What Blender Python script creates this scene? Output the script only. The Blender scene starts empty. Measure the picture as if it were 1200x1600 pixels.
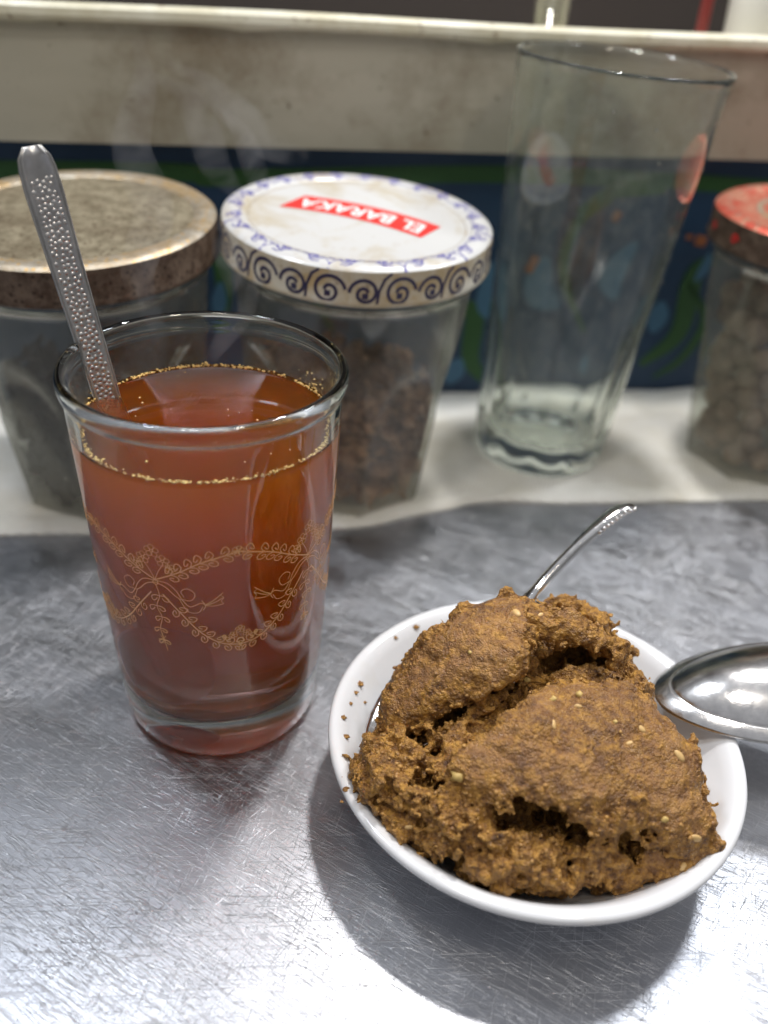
import bpy, bmesh, math, random
import numpy as np
from mathutils import Vector, Matrix
from mathutils.bvhtree import BVHTree
PI = math.pi
S = 0.01                       # everything below is written in centimetres
random.seed(7); RNG = np.random.RandomState(11)
scn = bpy.context.scene

# ------------------------------------------------------------------ camera
CF, CP, CR, CH = 1388.9, 0.5806, 0.0676, 19.956      # focal (px of 1600), pitch, roll, height cm
fwd = np.array([0, math.cos(CP), -math.sin(CP)]); rt = np.array([1., 0, 0]); up = np.cross(rt, fwd)
r2 = rt*math.cos(CR) + up*math.sin(CR); u2 = -rt*math.sin(CR) + up*math.cos(CR)
cam = bpy.data.cameras.new('camera'); camo = bpy.data.objects.new('camera', cam); scn.collection.objects.link(camo)
M4 = Matrix(((r2[0], u2[0], -fwd[0], 0), (r2[1], u2[1], -fwd[1], 0), (r2[2], u2[2], -fwd[2], CH*S), (0, 0, 0, 1)))
camo.matrix_world = M4
cam.sensor_fit = 'VERTICAL'; cam.sensor_height = 24; cam.lens = CF/1600*24
cam.clip_start = 0.005; cam.clip_end = 50
cam.dof.use_dof = True; cam.dof.focus_distance = 0.225; cam.dof.aperture_fstop = 4.8
scn.camera = camo
def ray(px, py):
    q = (px-600)/CF*r2 - (py-800)/CF*u2 + fwd
    return q
def at(px, py, z):             # a point of the place from the photo's direction and its height (cm)
    a = ray(px, py); t = (z-CH)/a[2]; return np.array([0, 0, CH]) + a*t
def aty(px, py, y):
    a = ray(px, py); t = y/a[1]; return np.array([0, 0, CH]) + a*t

# ------------------------------------------------------------------ world
w = bpy.data.worlds.new('World'); scn.world = w; w.use_nodes = True
wn = w.node_tree; wn.nodes.clear()
wo = wn.nodes.new('ShaderNodeOutputWorld'); wb = wn.nodes.new('ShaderNodeBackground')
wtc = wn.nodes.new('ShaderNodeTexCoord'); wsx = wn.nodes.new('ShaderNodeSeparateXYZ'); wr = wn.nodes.new('ShaderNodeValToRGB')
wn.links.new(wtc.outputs['Generated'], wsx.inputs[0]); wn.links.new(wsx.outputs['Z'], wr.inputs[0])
wr.color_ramp.elements[0].position = 0.0; wr.color_ramp.elements[0].color = (0.17, 0.165, 0.16, 1)
wr.color_ramp.elements[1].position = 0.9; wr.color_ramp.elements[1].color = (0.53, 0.54, 0.58, 1)
wn.links.new(wr.outputs[0], wb.inputs[0]); wb.inputs[1].default_value = 0.62
wn.links.new(wb.outputs[0], wo.inputs[0])

# ------------------------------------------------------------------ lamps of the stall
def lamp(name, loc, power, col, rad, aim=(4, 18, 0)):
    l = bpy.data.lights.new(name, 'AREA'); l.shape = 'DISK'; l.size = rad*2*S; l.energy = power; l.color = col
    o = bpy.data.objects.new(name, l); scn.collection.objects.link(o)
    o.location = Vector(loc)*S
    o.rotation_euler = (Vector(aim)-Vector(loc)).to_track_quat('-Z', 'Y').to_euler()
    return o
lamp('stall_lamp', (9, 41, 57), 1.5, (1.0, 0.97, 0.95), 2.6)
lamp('stall_lamp', (31, 44, 56), .9, (0.93, 0.96, 1.0), 4.0)
lamp('stall_lamp', (-24, 30, 60), .8, (0.88, 0.93, 1.0), 4.0)
lamp('stall_lamp', (20, -6, 62), 0.40, (1.0, 0.88, 0.72), 4.0)
lamp('stall_lamp', (-10, 2, 70), 0.55, (1.0, 0.95, 0.88), 4.0)

scn.view_settings.view_transform = 'Standard'; scn.view_settings.look = 'None'
scn.view_settings.exposure = 0.42; scn.view_settings.gamma = 1.0
scn.render.engine = 'CYCLES'
cy = scn.cycles
cy.max_bounces = 16; cy.transmission_bounces = 14; cy.transparent_max_bounces = 24; cy.glossy_bounces = 6; cy.diffuse_bounces = 4
cy.volume_bounces = 9; cy.sample_clamp_indirect = 4.0; cy.sample_clamp_direct = 0; cy.blur_glossy = 0.3
cy.use_denoising = True
try: cy.denoiser = 'OPENIMAGEDENOISE'
except Exception: pass
cy.use_adaptive_sampling = True; cy.adaptive_threshold = 0.01
cy.volume_step_rate = 1.0

# ------------------------------------------------------------------ helpers
C = scn.collection
def tag(o, label=None, cat=None, group=None, kind=None):
    if label: o['label'] = label
    if cat: o['category'] = cat
    if group: o['group'] = group
    if kind: o['kind'] = kind
    return o
def empty(name, loc, rot=(0, 0, 0), **k):
    o = bpy.data.objects.new(name, None); C.objects.link(o)
    o.location = Vector(loc)*S; o.rotation_euler = rot; o.empty_display_size = 0.01
    return tag(o, **k)
def mesh(name, V, F, mat, parent=None, loc=(0, 0, 0), smooth=True, rot=(0, 0, 0), **k):
    V = np.asarray(V, float)*S
    me = bpy.data.meshes.new(name); me.from_pydata(V.tolist() if len(V) < 200000 else V.tolist(), [], F)
    me.update(); me.validate()
    if smooth: me.polygons.foreach_set('use_smooth', [True]*len(me.polygons))
    for m in (mat if isinstance(mat, (list, tuple)) else [mat]): me.materials.append(m)
    o = bpy.data.objects.new(name, me); C.objects.link(o)
    o.location = Vector(loc)*S; o.rotation_euler = rot
    if parent: o.parent = parent
    return tag(o, **k)
def lathe(prof, n=96, mod=None, closed=False, caps=True):
    """prof: list of (r,z). returns V,F. r==0 ends become poles"""
    V, F = [], []; rings = []
    for (r, z) in prof:
        if r < 1e-6: rings.append([len(V)]); V.append((0, 0, z))
        else:
            s = len(V)
            for i in range(n):
                a = 2*PI*i/n; rr = r if mod is None else mod(r, z, a)
                V.append((rr*math.cos(a), rr*math.sin(a), z))
            rings.append(list(range(s, s+n)))
    m = len(rings); seq = range(m if closed else m-1)
    for k in seq:
        A, B = rings[k], rings[(k+1) % m]
        for i in range(n):
            j = (i+1) % n
            if len(A) == 1 and len(B) == 1: continue
            if len(A) == 1: F.append((A[0], B[j], B[i]))
            elif len(B) == 1: F.append((A[i], A[j], B[0]))
            else: F.append((A[i], A[j], B[j], B[i]))
    return V, F
def spline(P, n):
    """Catmull-Rom through points"""
    P = [np.array(p, float) for p in P]; P = [2*P[0]-P[1]] + P + [2*P[-1]-P[-2]]; out = []
    segs = len(P)-3
    for i in range(n+1):
        t = i/n*segs; k = min(int(t), segs-1); t -= k
        a, b, c, d = P[k:k+4]
        out.append(0.5*((2*b) + (-a+c)*t + (2*a-5*b+4*c-d)*t*t + (-a+3*b-3*c+d)*t**3))
    return out
def box(V, F, x0, x1, y0, y1, z0, z1):
    s = len(V)
    V += [(x0,y0,z0),(x1,y0,z0),(x1,y1,z0),(x0,y1,z0),(x0,y0,z1),(x1,y0,z1),(x1,y1,z1),(x0,y1,z1)]
    F += [tuple(s+i for i in f) for f in ((0,3,2,1),(4,5,6,7),(0,1,5,4),(1,2,6,5),(2,3,7,6),(3,0,4,7))]
def tube(V, F, P, R, n=10, cap=True):
    P = [np.array(p, float) for p in P]; s0 = len(V); prev = None
    for i, p in enumerate(P):
        t = (P[min(i+1, len(P)-1)]-P[max(i-1, 0)]); t = t/np.linalg.norm(t)
        if prev is None:
            a = np.cross(t, [0, 0, 1.]);
            if np.linalg.norm(a) < .1: a = np.cross(t, [1., 0, 0])
        else: a = prev - t*np.dot(prev, t)
        a = a/np.linalg.norm(a); prev = a; b = np.cross(t, a); r = R[i] if hasattr(R, '__len__') else R
        for k in range(n):
            q = p + r*(a*math.cos(2*PI*k/n) + b*math.sin(2*PI*k/n)); V.append(tuple(q))
    for i in range(len(P)-1):
        for k in range(n):
            j = (k+1) % n; F.append((s0+i*n+k, s0+i*n+j, s0+(i+1)*n+j, s0+(i+1)*n+k))
    if cap: F.append(tuple(s0+k for k in range(n-1, -1, -1))); F.append(tuple(s0+(len(P)-1)*n+k for k in range(n)))

# ------------------------------------------------------------------ node helper
class NT:
    def __init__(s, name, vol=False):
        s.m = bpy.data.materials.new(name); s.m.use_nodes = True; s.t = s.m.node_tree; s.t.nodes.clear()
        s.out = s.t.nodes.new('ShaderNodeOutputMaterial'); s._tc = None
    def n(s, typ, ins=None, **at_):
        nd = s.t.nodes.new('ShaderNode'+typ)
        for k, v in at_.items(): setattr(nd, k, v)
        for k, v in (ins or {}).items(): s.set(nd.inputs[k], v)
        return nd
    def set(s, sock, v):
        if isinstance(v, bpy.types.NodeSocket): s.t.links.new(v, sock)
        elif isinstance(v, bpy.types.Node): s.t.links.new(v.outputs[0], sock)
        else:
            if hasattr(sock.default_value, '__len__') and len(sock.default_value) == 4 and len(v) == 3: v = tuple(v)+(1,)
            sock.default_value = v
    def tc(s, which='Object'):
        if s._tc is None: s._tc = s.n('TexCoord')
        return s._tc.outputs[which]
    def mapv(s, scale=(1,1,1), rot=(0,0,0), loc=(0,0,0), src=None):
        return s.n('Mapping', {'Vector': src or s.tc(), 'Scale': scale, 'Rotation': rot, 'Location': loc}).outputs[0]
    def noise(s, scale, detail=4, rough=.5, vec=None, dist=0, out=0):
        return s.n('TexNoise', {'Vector': vec if vec is not None else s.tc(), 'Scale': scale, 'Detail': detail, 'Roughness': rough, 'Distortion': dist}).outputs[out]
    def voro(s, scale, vec=None, feature='F1', out='Distance', rnd=1.0):
        return s.n('TexVoronoi', {'Vector': vec if vec is not None else s.tc(), 'Scale': scale, 'Randomness': rnd}, feature=feature).outputs[out]
    def ramp(s, fac, stops, interp='LINEAR'):
        r = s.n('ValToRGB', {'Fac': fac}); cr = r.color_ramp; cr.interpolation = interp
        while len(cr.elements) < len(stops): cr.elements.new(.5)
        for e, (p, c) in zip(cr.elements, stops):
            e.position = p; e.color = (c, c, c, 1) if isinstance(c, (int, float)) else tuple(c)+(1,)
        return r.outputs[0]
    def math(s, op, a, b=0.0, clamp=False):
        return s.n('Math', {0: a, 1: b}, operation=op, use_clamp=clamp).outputs[0]
    def mix(s, f, a, b, blend='MIX'):
        m = s.n('Mix', data_type='RGBA', blend_type=blend); s.set(m.inputs['Factor'], f)
        ia = [i for i in m.inputs if i.name == 'A' and i.type == 'RGBA'][0]; ib = [i for i in m.inputs if i.name == 'B' and i.type == 'RGBA'][0]
        s.set(ia, a); s.set(ib, b); return [o for o in m.outputs if o.type == 'RGBA'][0]
    def bump(s, h, strength=.5, dist=.0005, nrm=None):
        ins = {'Height': h, 'Strength': strength, 'Distance': dist}
        if nrm is not None: ins['Normal'] = nrm
        return s.n('Bump', ins).outputs[0]
    def bsdf(s, **k):
        p = s.n('BsdfPrincipled')
        for key, v in k.items(): s.set(p.inputs[key.replace('_', ' ')], v)
        s.t.links.new(p.outputs[0], s.out.inputs[0]); s.p = p; return p

def M_simple(name, col, rough=.5, metal=0.0, **k):
    t = NT(name); t.bsdf(Base_Color=col, Roughness=rough, Metallic=metal, **k); return t.m

# steel counter: brushed patches and scratches in several directions
def M_counter():
    t = NT('brushed_steel')
    cloud = t.noise(14, 4, .6); cloud2 = t.noise(1.0, 4, .6, vec=t.mapv(scale=(9, 55, 1), src=t.mapv(rot=(0, 0, .38))))
    base = t.ramp(cloud, [(.3, (.37, .38, .41)), (.7, (.55, .56, .585))])
    base = t.mix(t.ramp(cloud2, [(.40, 0.0), (.70, .30)]), base, (.34, .35, .39))
    hs = None; lines = None
    specs = [(-0.50, 2600, 60, .605, 0), (-0.35, 1900, 90, .61, 3), (1.35, 2400, 70, .625, 7), (.9, 2200, 80, .63, 11), (-.62, 3200, 50, .60, 17), (-0.45, 1300, 130, .635, 23), (0.1, 2800, 40, .63, 29)]
    for (a, sx, sy, th, off) in specs:
        v = t.mapv(rot=(0, 0, -a)); v = t.mapv(scale=(sy, sx, 1), loc=(off, off*1.7, off), src=v)
        nz = t.noise(1.0, 2, .5, vec=v)
        ln = t.ramp(nz, [(th, 0.0), (th+.035, 1.0)])
        hs = ln if hs is None else t.math('ADD', hs, ln)
    fine = None
    for (a, sx, sy, off) in [(-.45, 3600, 90, 1), (-.3, 3000, 60, 5), (1.5, 3400, 100, 9)]:
        v = t.mapv(scale=(sy, sx, 1), loc=(off, off, off), src=t.mapv(rot=(0, 0, -a)))
        nz = t.noise(1.0, 2, .5, vec=v); fine = nz if fine is None else t.math('ADD', fine, nz)
    patch = t.ramp(t.noise(30, 3, .6), [(.35, .1), (.65, .9)])
    hs = t.math('MULTIPLY', hs, patch)
    b1 = t.bump(fine, .17, .00010)
    b2 = t.bump(hs, .6, .00018, nrm=b1)
    dents = t.noise(11, 3, .5); b3 = t.bump(dents, .10, .003, nrm=b2)
    rough = t.math('ADD', t.ramp(cloud2, [(.3, .27), (.7, .40)]), t.math('MULTIPLY', hs, .12))
    col = t.mix(t.math('MULTIPLY', hs, .5, True), base, (.86, .87, .9))
    t.bsdf(Base_Color=col, Metallic=1.0, Roughness=rough, Normal=b3)
    return t.m
def M_spoon(name, hammered=False, rough=.16, spread=.14):
    t = NT(name)
    sc = t.noise(1.0, 2, .5, vec=t.mapv(scale=(900, 4000, 900), rot=(.3, .5, .7))); sc2 = t.noise(700, 3, .6)
    h = t.math('ADD', sc, sc2); nb = t.bump(h, .12, .0002)
    r = t.ramp(t.noise(180, 4, .6), [(.3, rough), (.75, rough+spread)])
    t.bsdf(Base_Color=t.ramp(t.noise(250, 3, .6), [(.3, (.62, .61, .60)), (.7, (.80, .79, .77))]), Metallic=1.0, Roughness=r, Normal=nb)
    return t.m
def M_glass(name, col=(.97, .985, .98), ior=1.5, rough=0.0, smudge=0.0):
    t = NT(name)
    g = t.n('BsdfGlass', {'Color': col, 'Roughness': rough, 'IOR': ior})
    if smudge:
        d = t.n('BsdfDiffuse', {'Color': (.75, .77, .74)}); 
        f = t.math('MULTIPLY', t.ramp(t.noise(120, 4, .6, dist=.8), [(.4, 0.1), (.75, 1.0)]), smudge)
        mx = t.n('MixShader', {0: f, 1: g.outputs[0], 2: d.outputs[0]}); t.t.links.new(mx.outputs[0], t.out.inputs[0])
    else: t.t.links.new(g.outputs[0], t.out.inputs[0])
    return t.m
def M_thin(name, tint=(.8, .82, .8), dust_edge=.12, dust_edge_col=(.5, .5, .46)):
    """wall of a thin jar: lets light through, reflects by Fresnel, carries a dusty film with bright edge highlights painted in"""
    t = NT(name)
    tr = t.n('BsdfTransparent', {'Color': tint}); gl = t.n('BsdfGlossy', {'Color': (1, 1, 1), 'Roughness': .06})
    lw = t.n('LayerWeight', {'Blend': .5}); fr_ = t.math('ADD', t.math('MULTIPLY', t.math('POWER', lw.outputs['Facing'], 4.0), .9), .045)
    m1 = t.n('MixShader', {0: fr_, 1: tr.outputs[0], 2: gl.outputs[0]})
    d = t.n('BsdfDiffuse', {'Color': dust_edge_col})
    f = t.math('MULTIPLY', t.ramp(t.noise(70, 5, .65, dist=1.2), [(.3, .45), (.75, 1.0)]), t.math('ADD', dust_edge, t.math('MULTIPLY', t.math('POWER', lw.outputs['Facing'], 2.5), 3.5*dust_edge)), True)  # patchy dust, plus painted edge highlights: paler where the wall turns away
    m2 = t.n('MixShader', {0: f, 1: m1.outputs[0], 2: d.outputs[0]})
    t.t.links.new(m2.outputs[0], t.out.inputs[0]); return t.m
def M_tea():
    t = NT('amber_tea')
    g = t.n('BsdfGlass', {'Color': (1, 1, 1), 'Roughness': 0.0, 'IOR': 1.33}); t.t.links.new(g.outputs[0], t.out.inputs[0])
    ab = t.n('VolumeAbsorption', {'Color': (.90, .33, .0), 'Density': 64.0})
    sc = t.n('VolumeScatter', {'Color': (1.0, .52, .0), 'Density': 46.0, 'Anisotropy': .4})
    a = t.n('AddShader', {0: ab.outputs[0], 1: sc.outputs[0]}); t.t.links.new(a.outputs[0], t.out.inputs['Volume'])
    return t.m
def M_food():
    """pressed faces: moist, fine and reddish; torn faces: loose, ochre and rough (the mesh attribute tells which)"""
    t = NT('ground_almond_sweet')
    n1 = t.noise(85, 5, .62); n2 = t.noise(420, 5, .7); n3 = t.noise(1500, 3, .7); n4 = t.noise(230, 4, .65)
    geo = t.n('NewGeometry'); torn = t.n('Attribute', attribute_name='torn').outputs['Fac']
    tt = t.math('ADD', torn, t.ramp(n4, [(.42, -.0), (.66, .8)])); tt = t.math('MULTIPLY', tt, 1.0, True)
    smooth = t.ramp(n1, [(.36, (.15, .068, .026)), (.52, (.30, .145, .052)), (.66, (.44, .228, .074))])
    smooth = t.mix(t.ramp(n2, [(.46, 0.0), (.70, .7)]), smooth, (.58, .31, .070))
    smooth = t.mix(t.ramp(n3, [(.30, .5), (.45, 0.0)]), smooth, (.13, .055, .022))
    rough = t.ramp(n2, [(.34, (.10, .040, .014)), (.50, (.32, .150, .030)), (.66, (.60, .31, .055))])
    col = t.mix(tt, smooth, rough)
    edge = t.ramp(geo.outputs['Pointiness'], [(.51, 0.0), (.60, .75)])
    col = t.mix(t.math('MULTIPLY', edge, t.math('ADD', t.math('MULTIPLY', tt, .7), .3)), col, (.62, .33, .075))
    spk = t.ramp(t.voro(700), [(.10, .8), (.17, 0.0)])
    sel = t.ramp(t.noise(160, 2, .5), [(.5, 0.0), (.6, 1.0)])
    col = t.mix(t.math('MULTIPLY', spk, sel), col, (.62, .38, .14))
    h = t.math('ADD', t.math('MULTIPLY', n2, .6), t.math('MULTIPLY', n3, .35))
    h = t.math('ADD', h, t.math('MULTIPLY', t.voro(1100), -.52)); h = t.math('MULTIPLY', h, t.math('ADD', t.math('MULTIPLY', tt, .60), .40))
    h = t.math('ADD', h, t.math('MULTIPLY', t.voro(3000), -.22))
    nb = t.bump(h, .95, .0013)
    r = t.mix(tt, t.ramp(n3, [(.35, .24), (.65, .42)]), t.ramp(n3, [(.3, .30), (.7, .58)]))
    t.bsdf(Base_Color=col, Roughness=r, Normal=nb, Specular_IOR_Level=.6)
    return t.m
def M_grain():
    t = NT('toasted_granules'); n = t.noise(900, 3, .6); m = t.noise(120, 3, .6)
    col = t.mix(t.ramp(m, [(.4, 0.0), (.62, 1.0)]), (.24, .115, .042), (.52, .27, .065))
    t.bsdf(Base_Color=t.mix(t.ramp(n, [(.4, 0.0), (.7, .6)]), col, (.62, .38, .13)), Roughness=.45, Normal=t.bump(n, .5, .0005)); return t.m
def M_porcelain():
    t = NT('white_opal_glass')
    st = t.ramp(t.noise(60, 5, .6), [(.55, 0.0), (.8, .35)])
    t.bsdf(Base_Color=t.mix(st, (.80, .81, .83), (.70, .63, .50)), Roughness=.13, Specular_IOR_Level=.5, Coat_Weight=.3, Coat_Roughness=.05)
    return t.m
def M_cloth():
    t = NT('white_cotton')
    wv = t.n('TexWave', {'Vector': t.mapv(scale=(1, 1, 1), rot=(0, 0, .2)), 'Scale': 180.0, 'Distortion': 1.0}); wv2 = t.n('TexWave', {'Vector': t.mapv(rot=(0, 0, .2)), 'Scale': 180.0, 'Distortion': 1.0}, bands_direction='Y')
    h = t.math('ADD', wv.outputs[1], wv2.outputs[1]); h2 = t.noise(35, 4, .6)
    nb = t.bump(h2, .6, .003, nrm=t.bump(h, .4, .0006))
    col = t.mix(t.ramp(t.noise(22, 5, .65), [(.4, 0.0), (.75, .7)]), (.78, .77, .72), (.58, .54, .42))
    t.bsdf(Base_Color=col, Roughness=.9, Normal=nb); return t.m
def M_enamel():
    t = NT('cream_enamel')
    n = t.noise(16, 6, .7); n2 = t.noise(150, 4, .7); n3 = t.noise(9, 4, .6, vec=t.mapv(scale=(.5, 1, 2.0)))
    col = t.mix(t.ramp(n3, [(.35, 0.0), (.7, .75)]), (.50, .475, .385), (.29, .275, .205))
    col = t.mix(t.ramp(n, [(.50, 0.0), (.72, .8)]), col, (.17, .12, .06))
    col = t.mix(t.ramp(n2, [(.66, 0.0), (.72, .85)]), col, (.10, .055, .02))
    t.bsdf(Base_Color=col, Roughness=.42, Normal=t.bump(n2, .2, .0006)); return t.m
def M_enamel_lip():
    t = NT('worn_cream_lip')
    n2 = t.noise(120, 5, .75); n3 = t.noise(40, 4, .6)
    col = t.mix(t.ramp(n3, [(.4, 0.0), (.7, .8)]), (.70, .68, .55), (.48, .43, .27))
    col = t.mix(t.ramp(n2, [(.60, 0.0), (.68, .9)]), col, (.16, .08, .025))
    t.bsdf(Base_Color=col, Roughness=.35, Normal=t.bump(n2, .3, .0006)); return t.m
def M_rustlid(name, A, B, D, rough=.45):
    t = NT(name)
    n = t.noise(190, 6, .75); n2 = t.noise(55, 4, .6); v = t.voro(420)
    col = t.mix(t.ramp(n, [(.38, 0.0), (.62, 1.0)]), A, B)
    col = t.mix(t.ramp(v, [(.15, .8), (.35, 0.0)]), col, D)
    col = t.mix(t.ramp(n2, [(.45, 0.0), (.7, .5)]), col, D)
    t.bsdf(Base_Color=col, Metallic=.45, Roughness=rough, Normal=t.bump(n, .5, .0008)); return t.m
def M_whitelid():
    t = NT('white_printed_tin')
    n = t.noise(38, 5, .65, dist=.6); n2 = t.noise(130, 5, .7)
    col = t.mix(t.ramp(n, [(.50, 0.0), (.70, .8)]), (.56, .56, .55), (.42, .34, .20))
    col = t.mix(t.ramp(n2, [(.63, 0.0), (.72, .7)]), col, (.30, .18, .08))
    t.bsdf(Base_Color=col, Roughness=.3, Coat_Weight=.3, Normal=t.bump(n2, .12, .0005)); return t.m
def M_whitelid_side():
    t = NT('stained_printed_tin')
    n = t.noise(60, 5, .65, dist=.6); n2 = t.noise(160, 5, .7)
    col = t.mix(t.ramp(n, [(.38, 0.0), (.62, .9)]), (.60, .58, .50), (.42, .30, .13))
    col = t.mix(t.ramp(n2, [(.60, 0.0), (.72, .8)]), col, (.16, .08, .03))
    t.bsdf(Base_Color=col, Roughness=.35, Coat_Weight=.2, Normal=t.bump(n2, .15, .0005)); return t.m

MAT = dict(
    counter=M_counter(), spoon2=M_spoon('worn_spoon_steel', rough=.12, spread=.12), spoon=M_spoon('polished_spoon_steel', rough=.07, spread=.08), spoonh=M_spoon('tea_spoon_steel', rough=.27),
    glass=M_glass('clear_glass'), tall=M_glass('clear_tumbler_glass', (.97, .985, .965), 1.5, smudge=.06),
    jar=M_thin('dusty_bright_edge_jar_glass', (.90, .91, .87), .16, (.45, .42, .33)), jarin=M_thin('inner_jar_glass', (.97, .98, .97), 0.0), tea=M_tea(), food=M_food(), plate=M_porcelain(), cloth=M_cloth(),
    enamel=M_enamel(), lip=M_enamel_lip(),
    navy=M_simple('navy_panel_paint', (.014, .045, .10), .45), green=M_simple('green_vine_paint', (.026, .095, .024), .5),
    lblue=M_simple('pale_blue_paint', (.055, .15, .25), .5), orange=M_simple('orange_paint', (.32, .11, .04), .5),
    gold=M_simple('gold_print', (.80, .44, .16), .35, .1), foam=M_simple('golden_froth', (.90, .62, .22), .5),
    seed=M_simple('sesame_tan', (.70, .46, .19), .4), nut=M_simple('pale_nut', (.60, .42, .14), .5),
    crumb=M_simple('crumb_brown', (.36, .18, .05), .7),
    rust=M_rustlid('rusted_gold_lid_top', (.20, .17, .11), (.38, .33, .23), (.10, .065, .035)),
    rustside=M_rustlid('rusted_dark_lid_side', (.075, .045, .030), (.18, .13, .095), (.035, .02, .014)),
    goldrim=M_rustlid('worn_gold_lid_edge', (.30, .25, .18), (.46, .42, .35), (.55, .33, .09), .35),
    wlid=M_whitelid(), wside=M_whitelid_side(), violet=M_simple('violet_print', (.07, .06, .30), .35), violetd=M_simple('dark_violet_print', (.035, .03, .085), .35),
    red=M_simple('red_print', (.62, .03, .025), .35), white=M_simple('white_print', (.82, .80, .78), .35),
    redlid=M_rustlid('red_printed_lid_top', (.50, .04, .025), (.60, .16, .10), (.62, .50, .34), .35),
    nutmeg=M_simple('dry_brown_ball', (.155, .105, .075), .8), dark=M_simple('dark_backdrop', (.018, .012, .012), .6),
    grain=M_grain(), herb=M_simple('dried_brown_petals', (.11, .055, .030), .75), herbd=M_simple('black_dried_leaves', (.02, .017, .018), .8),
    paper=M_simple('yellowed_card', (.28, .24, .14), .8), redpl=M_simple('red_plastic', (.20, .02, .02), .35), whitetin=M_simple('white_enamelware', (.75, .74, .70), .3),
)

# ------------------------------------------------------------------ setting: counter, wall
V, F = [], []; box(V, F, -70, 70, -30, 60, -1.2, 0)
mesh('steel_counter_top', V, F, MAT['counter'], smooth=False, kind='structure')
TH = 0.1972
wall = empty('painted_wall', (13.16, 43.73, 0), (0, 0, TH), label='dark blue painted wall panel with green vines behind the jars', cat='wall panel')
V, F = [], []; box(V, F, -75, 40, 0.0, .8, -1, 15.25)
mesh('wall_board', V, F, MAT['navy'], wall, smooth=False)
def wloc(px, py, off=0.02):     # where a direction of the photo meets the wall, in the wall's own x, z
    a = ray(px, py); n = np.array([-math.sin(TH), math.cos(TH), 0]); q = np.array([13.16, 43.73, 0]) - n*off; o = np.array([0, 0, CH])
    t = ((q-o)@n)/(a@n); P = o+a*t-np.array([13.16, 43.73, 0]); return (P[0]*math.cos(TH)+P[1]*math.sin(TH), P[2])
def ribbon2d(P, w, n=24):
    """flat band in a plane: returns left and right edge lists"""
    Q = spline(P, n); L, R = [], []
    for i, p in enumerate(Q):
        t = Q[min(i+1, n)]-Q[max(i-1, 0)]; t = t/(np.linalg.norm(t)+1e-9); nn = np.array([-t[1], t[0]])
        ww = w(i/n) if callable(w) else w; L.append(p+nn*ww/2); R.append(p-nn*ww/2)
    return L, R
def wallband(name, pts, wd, mat, off):
    P = [wloc(*p) for p in pts]; L, R = ribbon2d(P, wd); V, F = [], []
    for l, r in zip(L, R): V += [(l[0], -off, l[1]), (r[0], -off, r[1]), (l[0], 0, l[1]), (r[0], 0, r[1])]
    for i in range(len(L)-1):
        a = i*4; F += [(a, a+1, a+5, a+4), (a, a+4, a+6, a+2), (a+1, a+3, a+7, a+5)]
    mesh(name, V, F, mat, wall, smooth=False)
wallband('vine_band', [(-400, 262), (250, 268), (350, 278), (760, 272), (1000, 280), (1300, 300)], lambda t: .75, MAT['green'], .03)
for pts, wd in [([(700, 470), (740, 490), (735, 560), (760, 600)], .8), ([(960, 310), (900, 350), (880, 430), (915, 520)], .5), ([(900, 330), (960, 300), (1050, 300)], .5),
                ([(1130, 400), (1085, 430), (1060, 520), (1000, 570)], .9), ([(1075, 440), (1100, 500), (1065, 560), (1020, 590)], .4), ([(330, 380), (350, 430), (345, 520)], .7),
                ([(620, 300), (540, 330), (480, 420), (520, 520)], .5), ([(100, 330), (160, 360), (240, 380), (330, 340)], .5)]:
    wallband('vine_stem', pts, (lambda w: (lambda t: w*(.4+.8*math.sin(PI*min(1, max(0, t))))))(wd), MAT['green'], .045)
for pts, wd in [([(770, 410), (760, 470), (770, 500)], .9), ([(850, 400), (840, 450), (870, 480)], 1.6), ([(1000, 380), (960, 430), (965, 470)], 1.2), ([(1110, 395), (1100, 420), (1085, 440)], .5),
                ([(745, 400), (750, 440)], .7), ([(720, 560), (700, 600)], .9), ([(930, 560), (920, 590)], .7), ([(1035, 470), (1020, 520)], 1.0), ([(345, 440), (340, 500)], .6)]:
    wallband('petal', pts, (lambda w: (lambda t: w*(.25+.9*math.sin(PI*min(1, max(0, t))))))(wd), MAT['lblue'], .06)
for pts, wd in [([(835, 400), (820, 425)], .45), ([(1098, 368), (1092, 384)], .55), ([(1078, 366), (1076, 374)], .3), ([(970, 330), (960, 345)], .4)]:
    wallband('petal', pts, wd, MAT['orange'], .075)
# cream shelf above the wall board
shelf = empty('cream_shelf', (13.16, 43.73, 0), (0, 0, TH), label='worn cream enamel shelf with a rolled lip, above the jars', cat='shelf')
V, F = [], []
box(V, F, -75, 40, -1.2, -1.12, 12.1, 16.44); box(V, F, -75, 40, -1.11, -.02, 12.1, 12.18)
mesh('fascia', V, F, MAT['enamel'], shelf, smooth=False)
V, F = [], []; prof = [(-1.2, 16.44), (-1.62, 16.46), (-1.74, 16.62), (-1.72, 16.88), (-1.6, 17.02), (-1.4, 17.06), (-1.25, 17.0), (-1.15, 16.6), (-1.0, 15.6), (9.5, 15.5), (9.5, 15.3), (-1.1, 15.3), (-1.19, 16.40)]
xs = np.linspace(-75, 40, 60)
for x in xs:
    for (a, b) in prof: V.append((x, a+.02*math.sin(x*.7), b+.03*math.sin(x*.31+1)))
m = len(prof)
for i in range(len(xs)-1):
    for k in range(m): F.append((i*m+k, (i+1)*m+k, (i+1)*m+(k+1) % m, i*m+(k+1) % m))
mesh('rolled_lip', V, F, MAT['lip'], shelf, smooth=False)
V, F = [], []; box(V, F, -80, 45, 10, 11, -1, 46)
back = mesh('back_wall', V, F, MAT['dark'], None, loc=(13.16, 43.73, 0), rot=(0, 0, TH), smooth=False, kind='structure')

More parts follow.
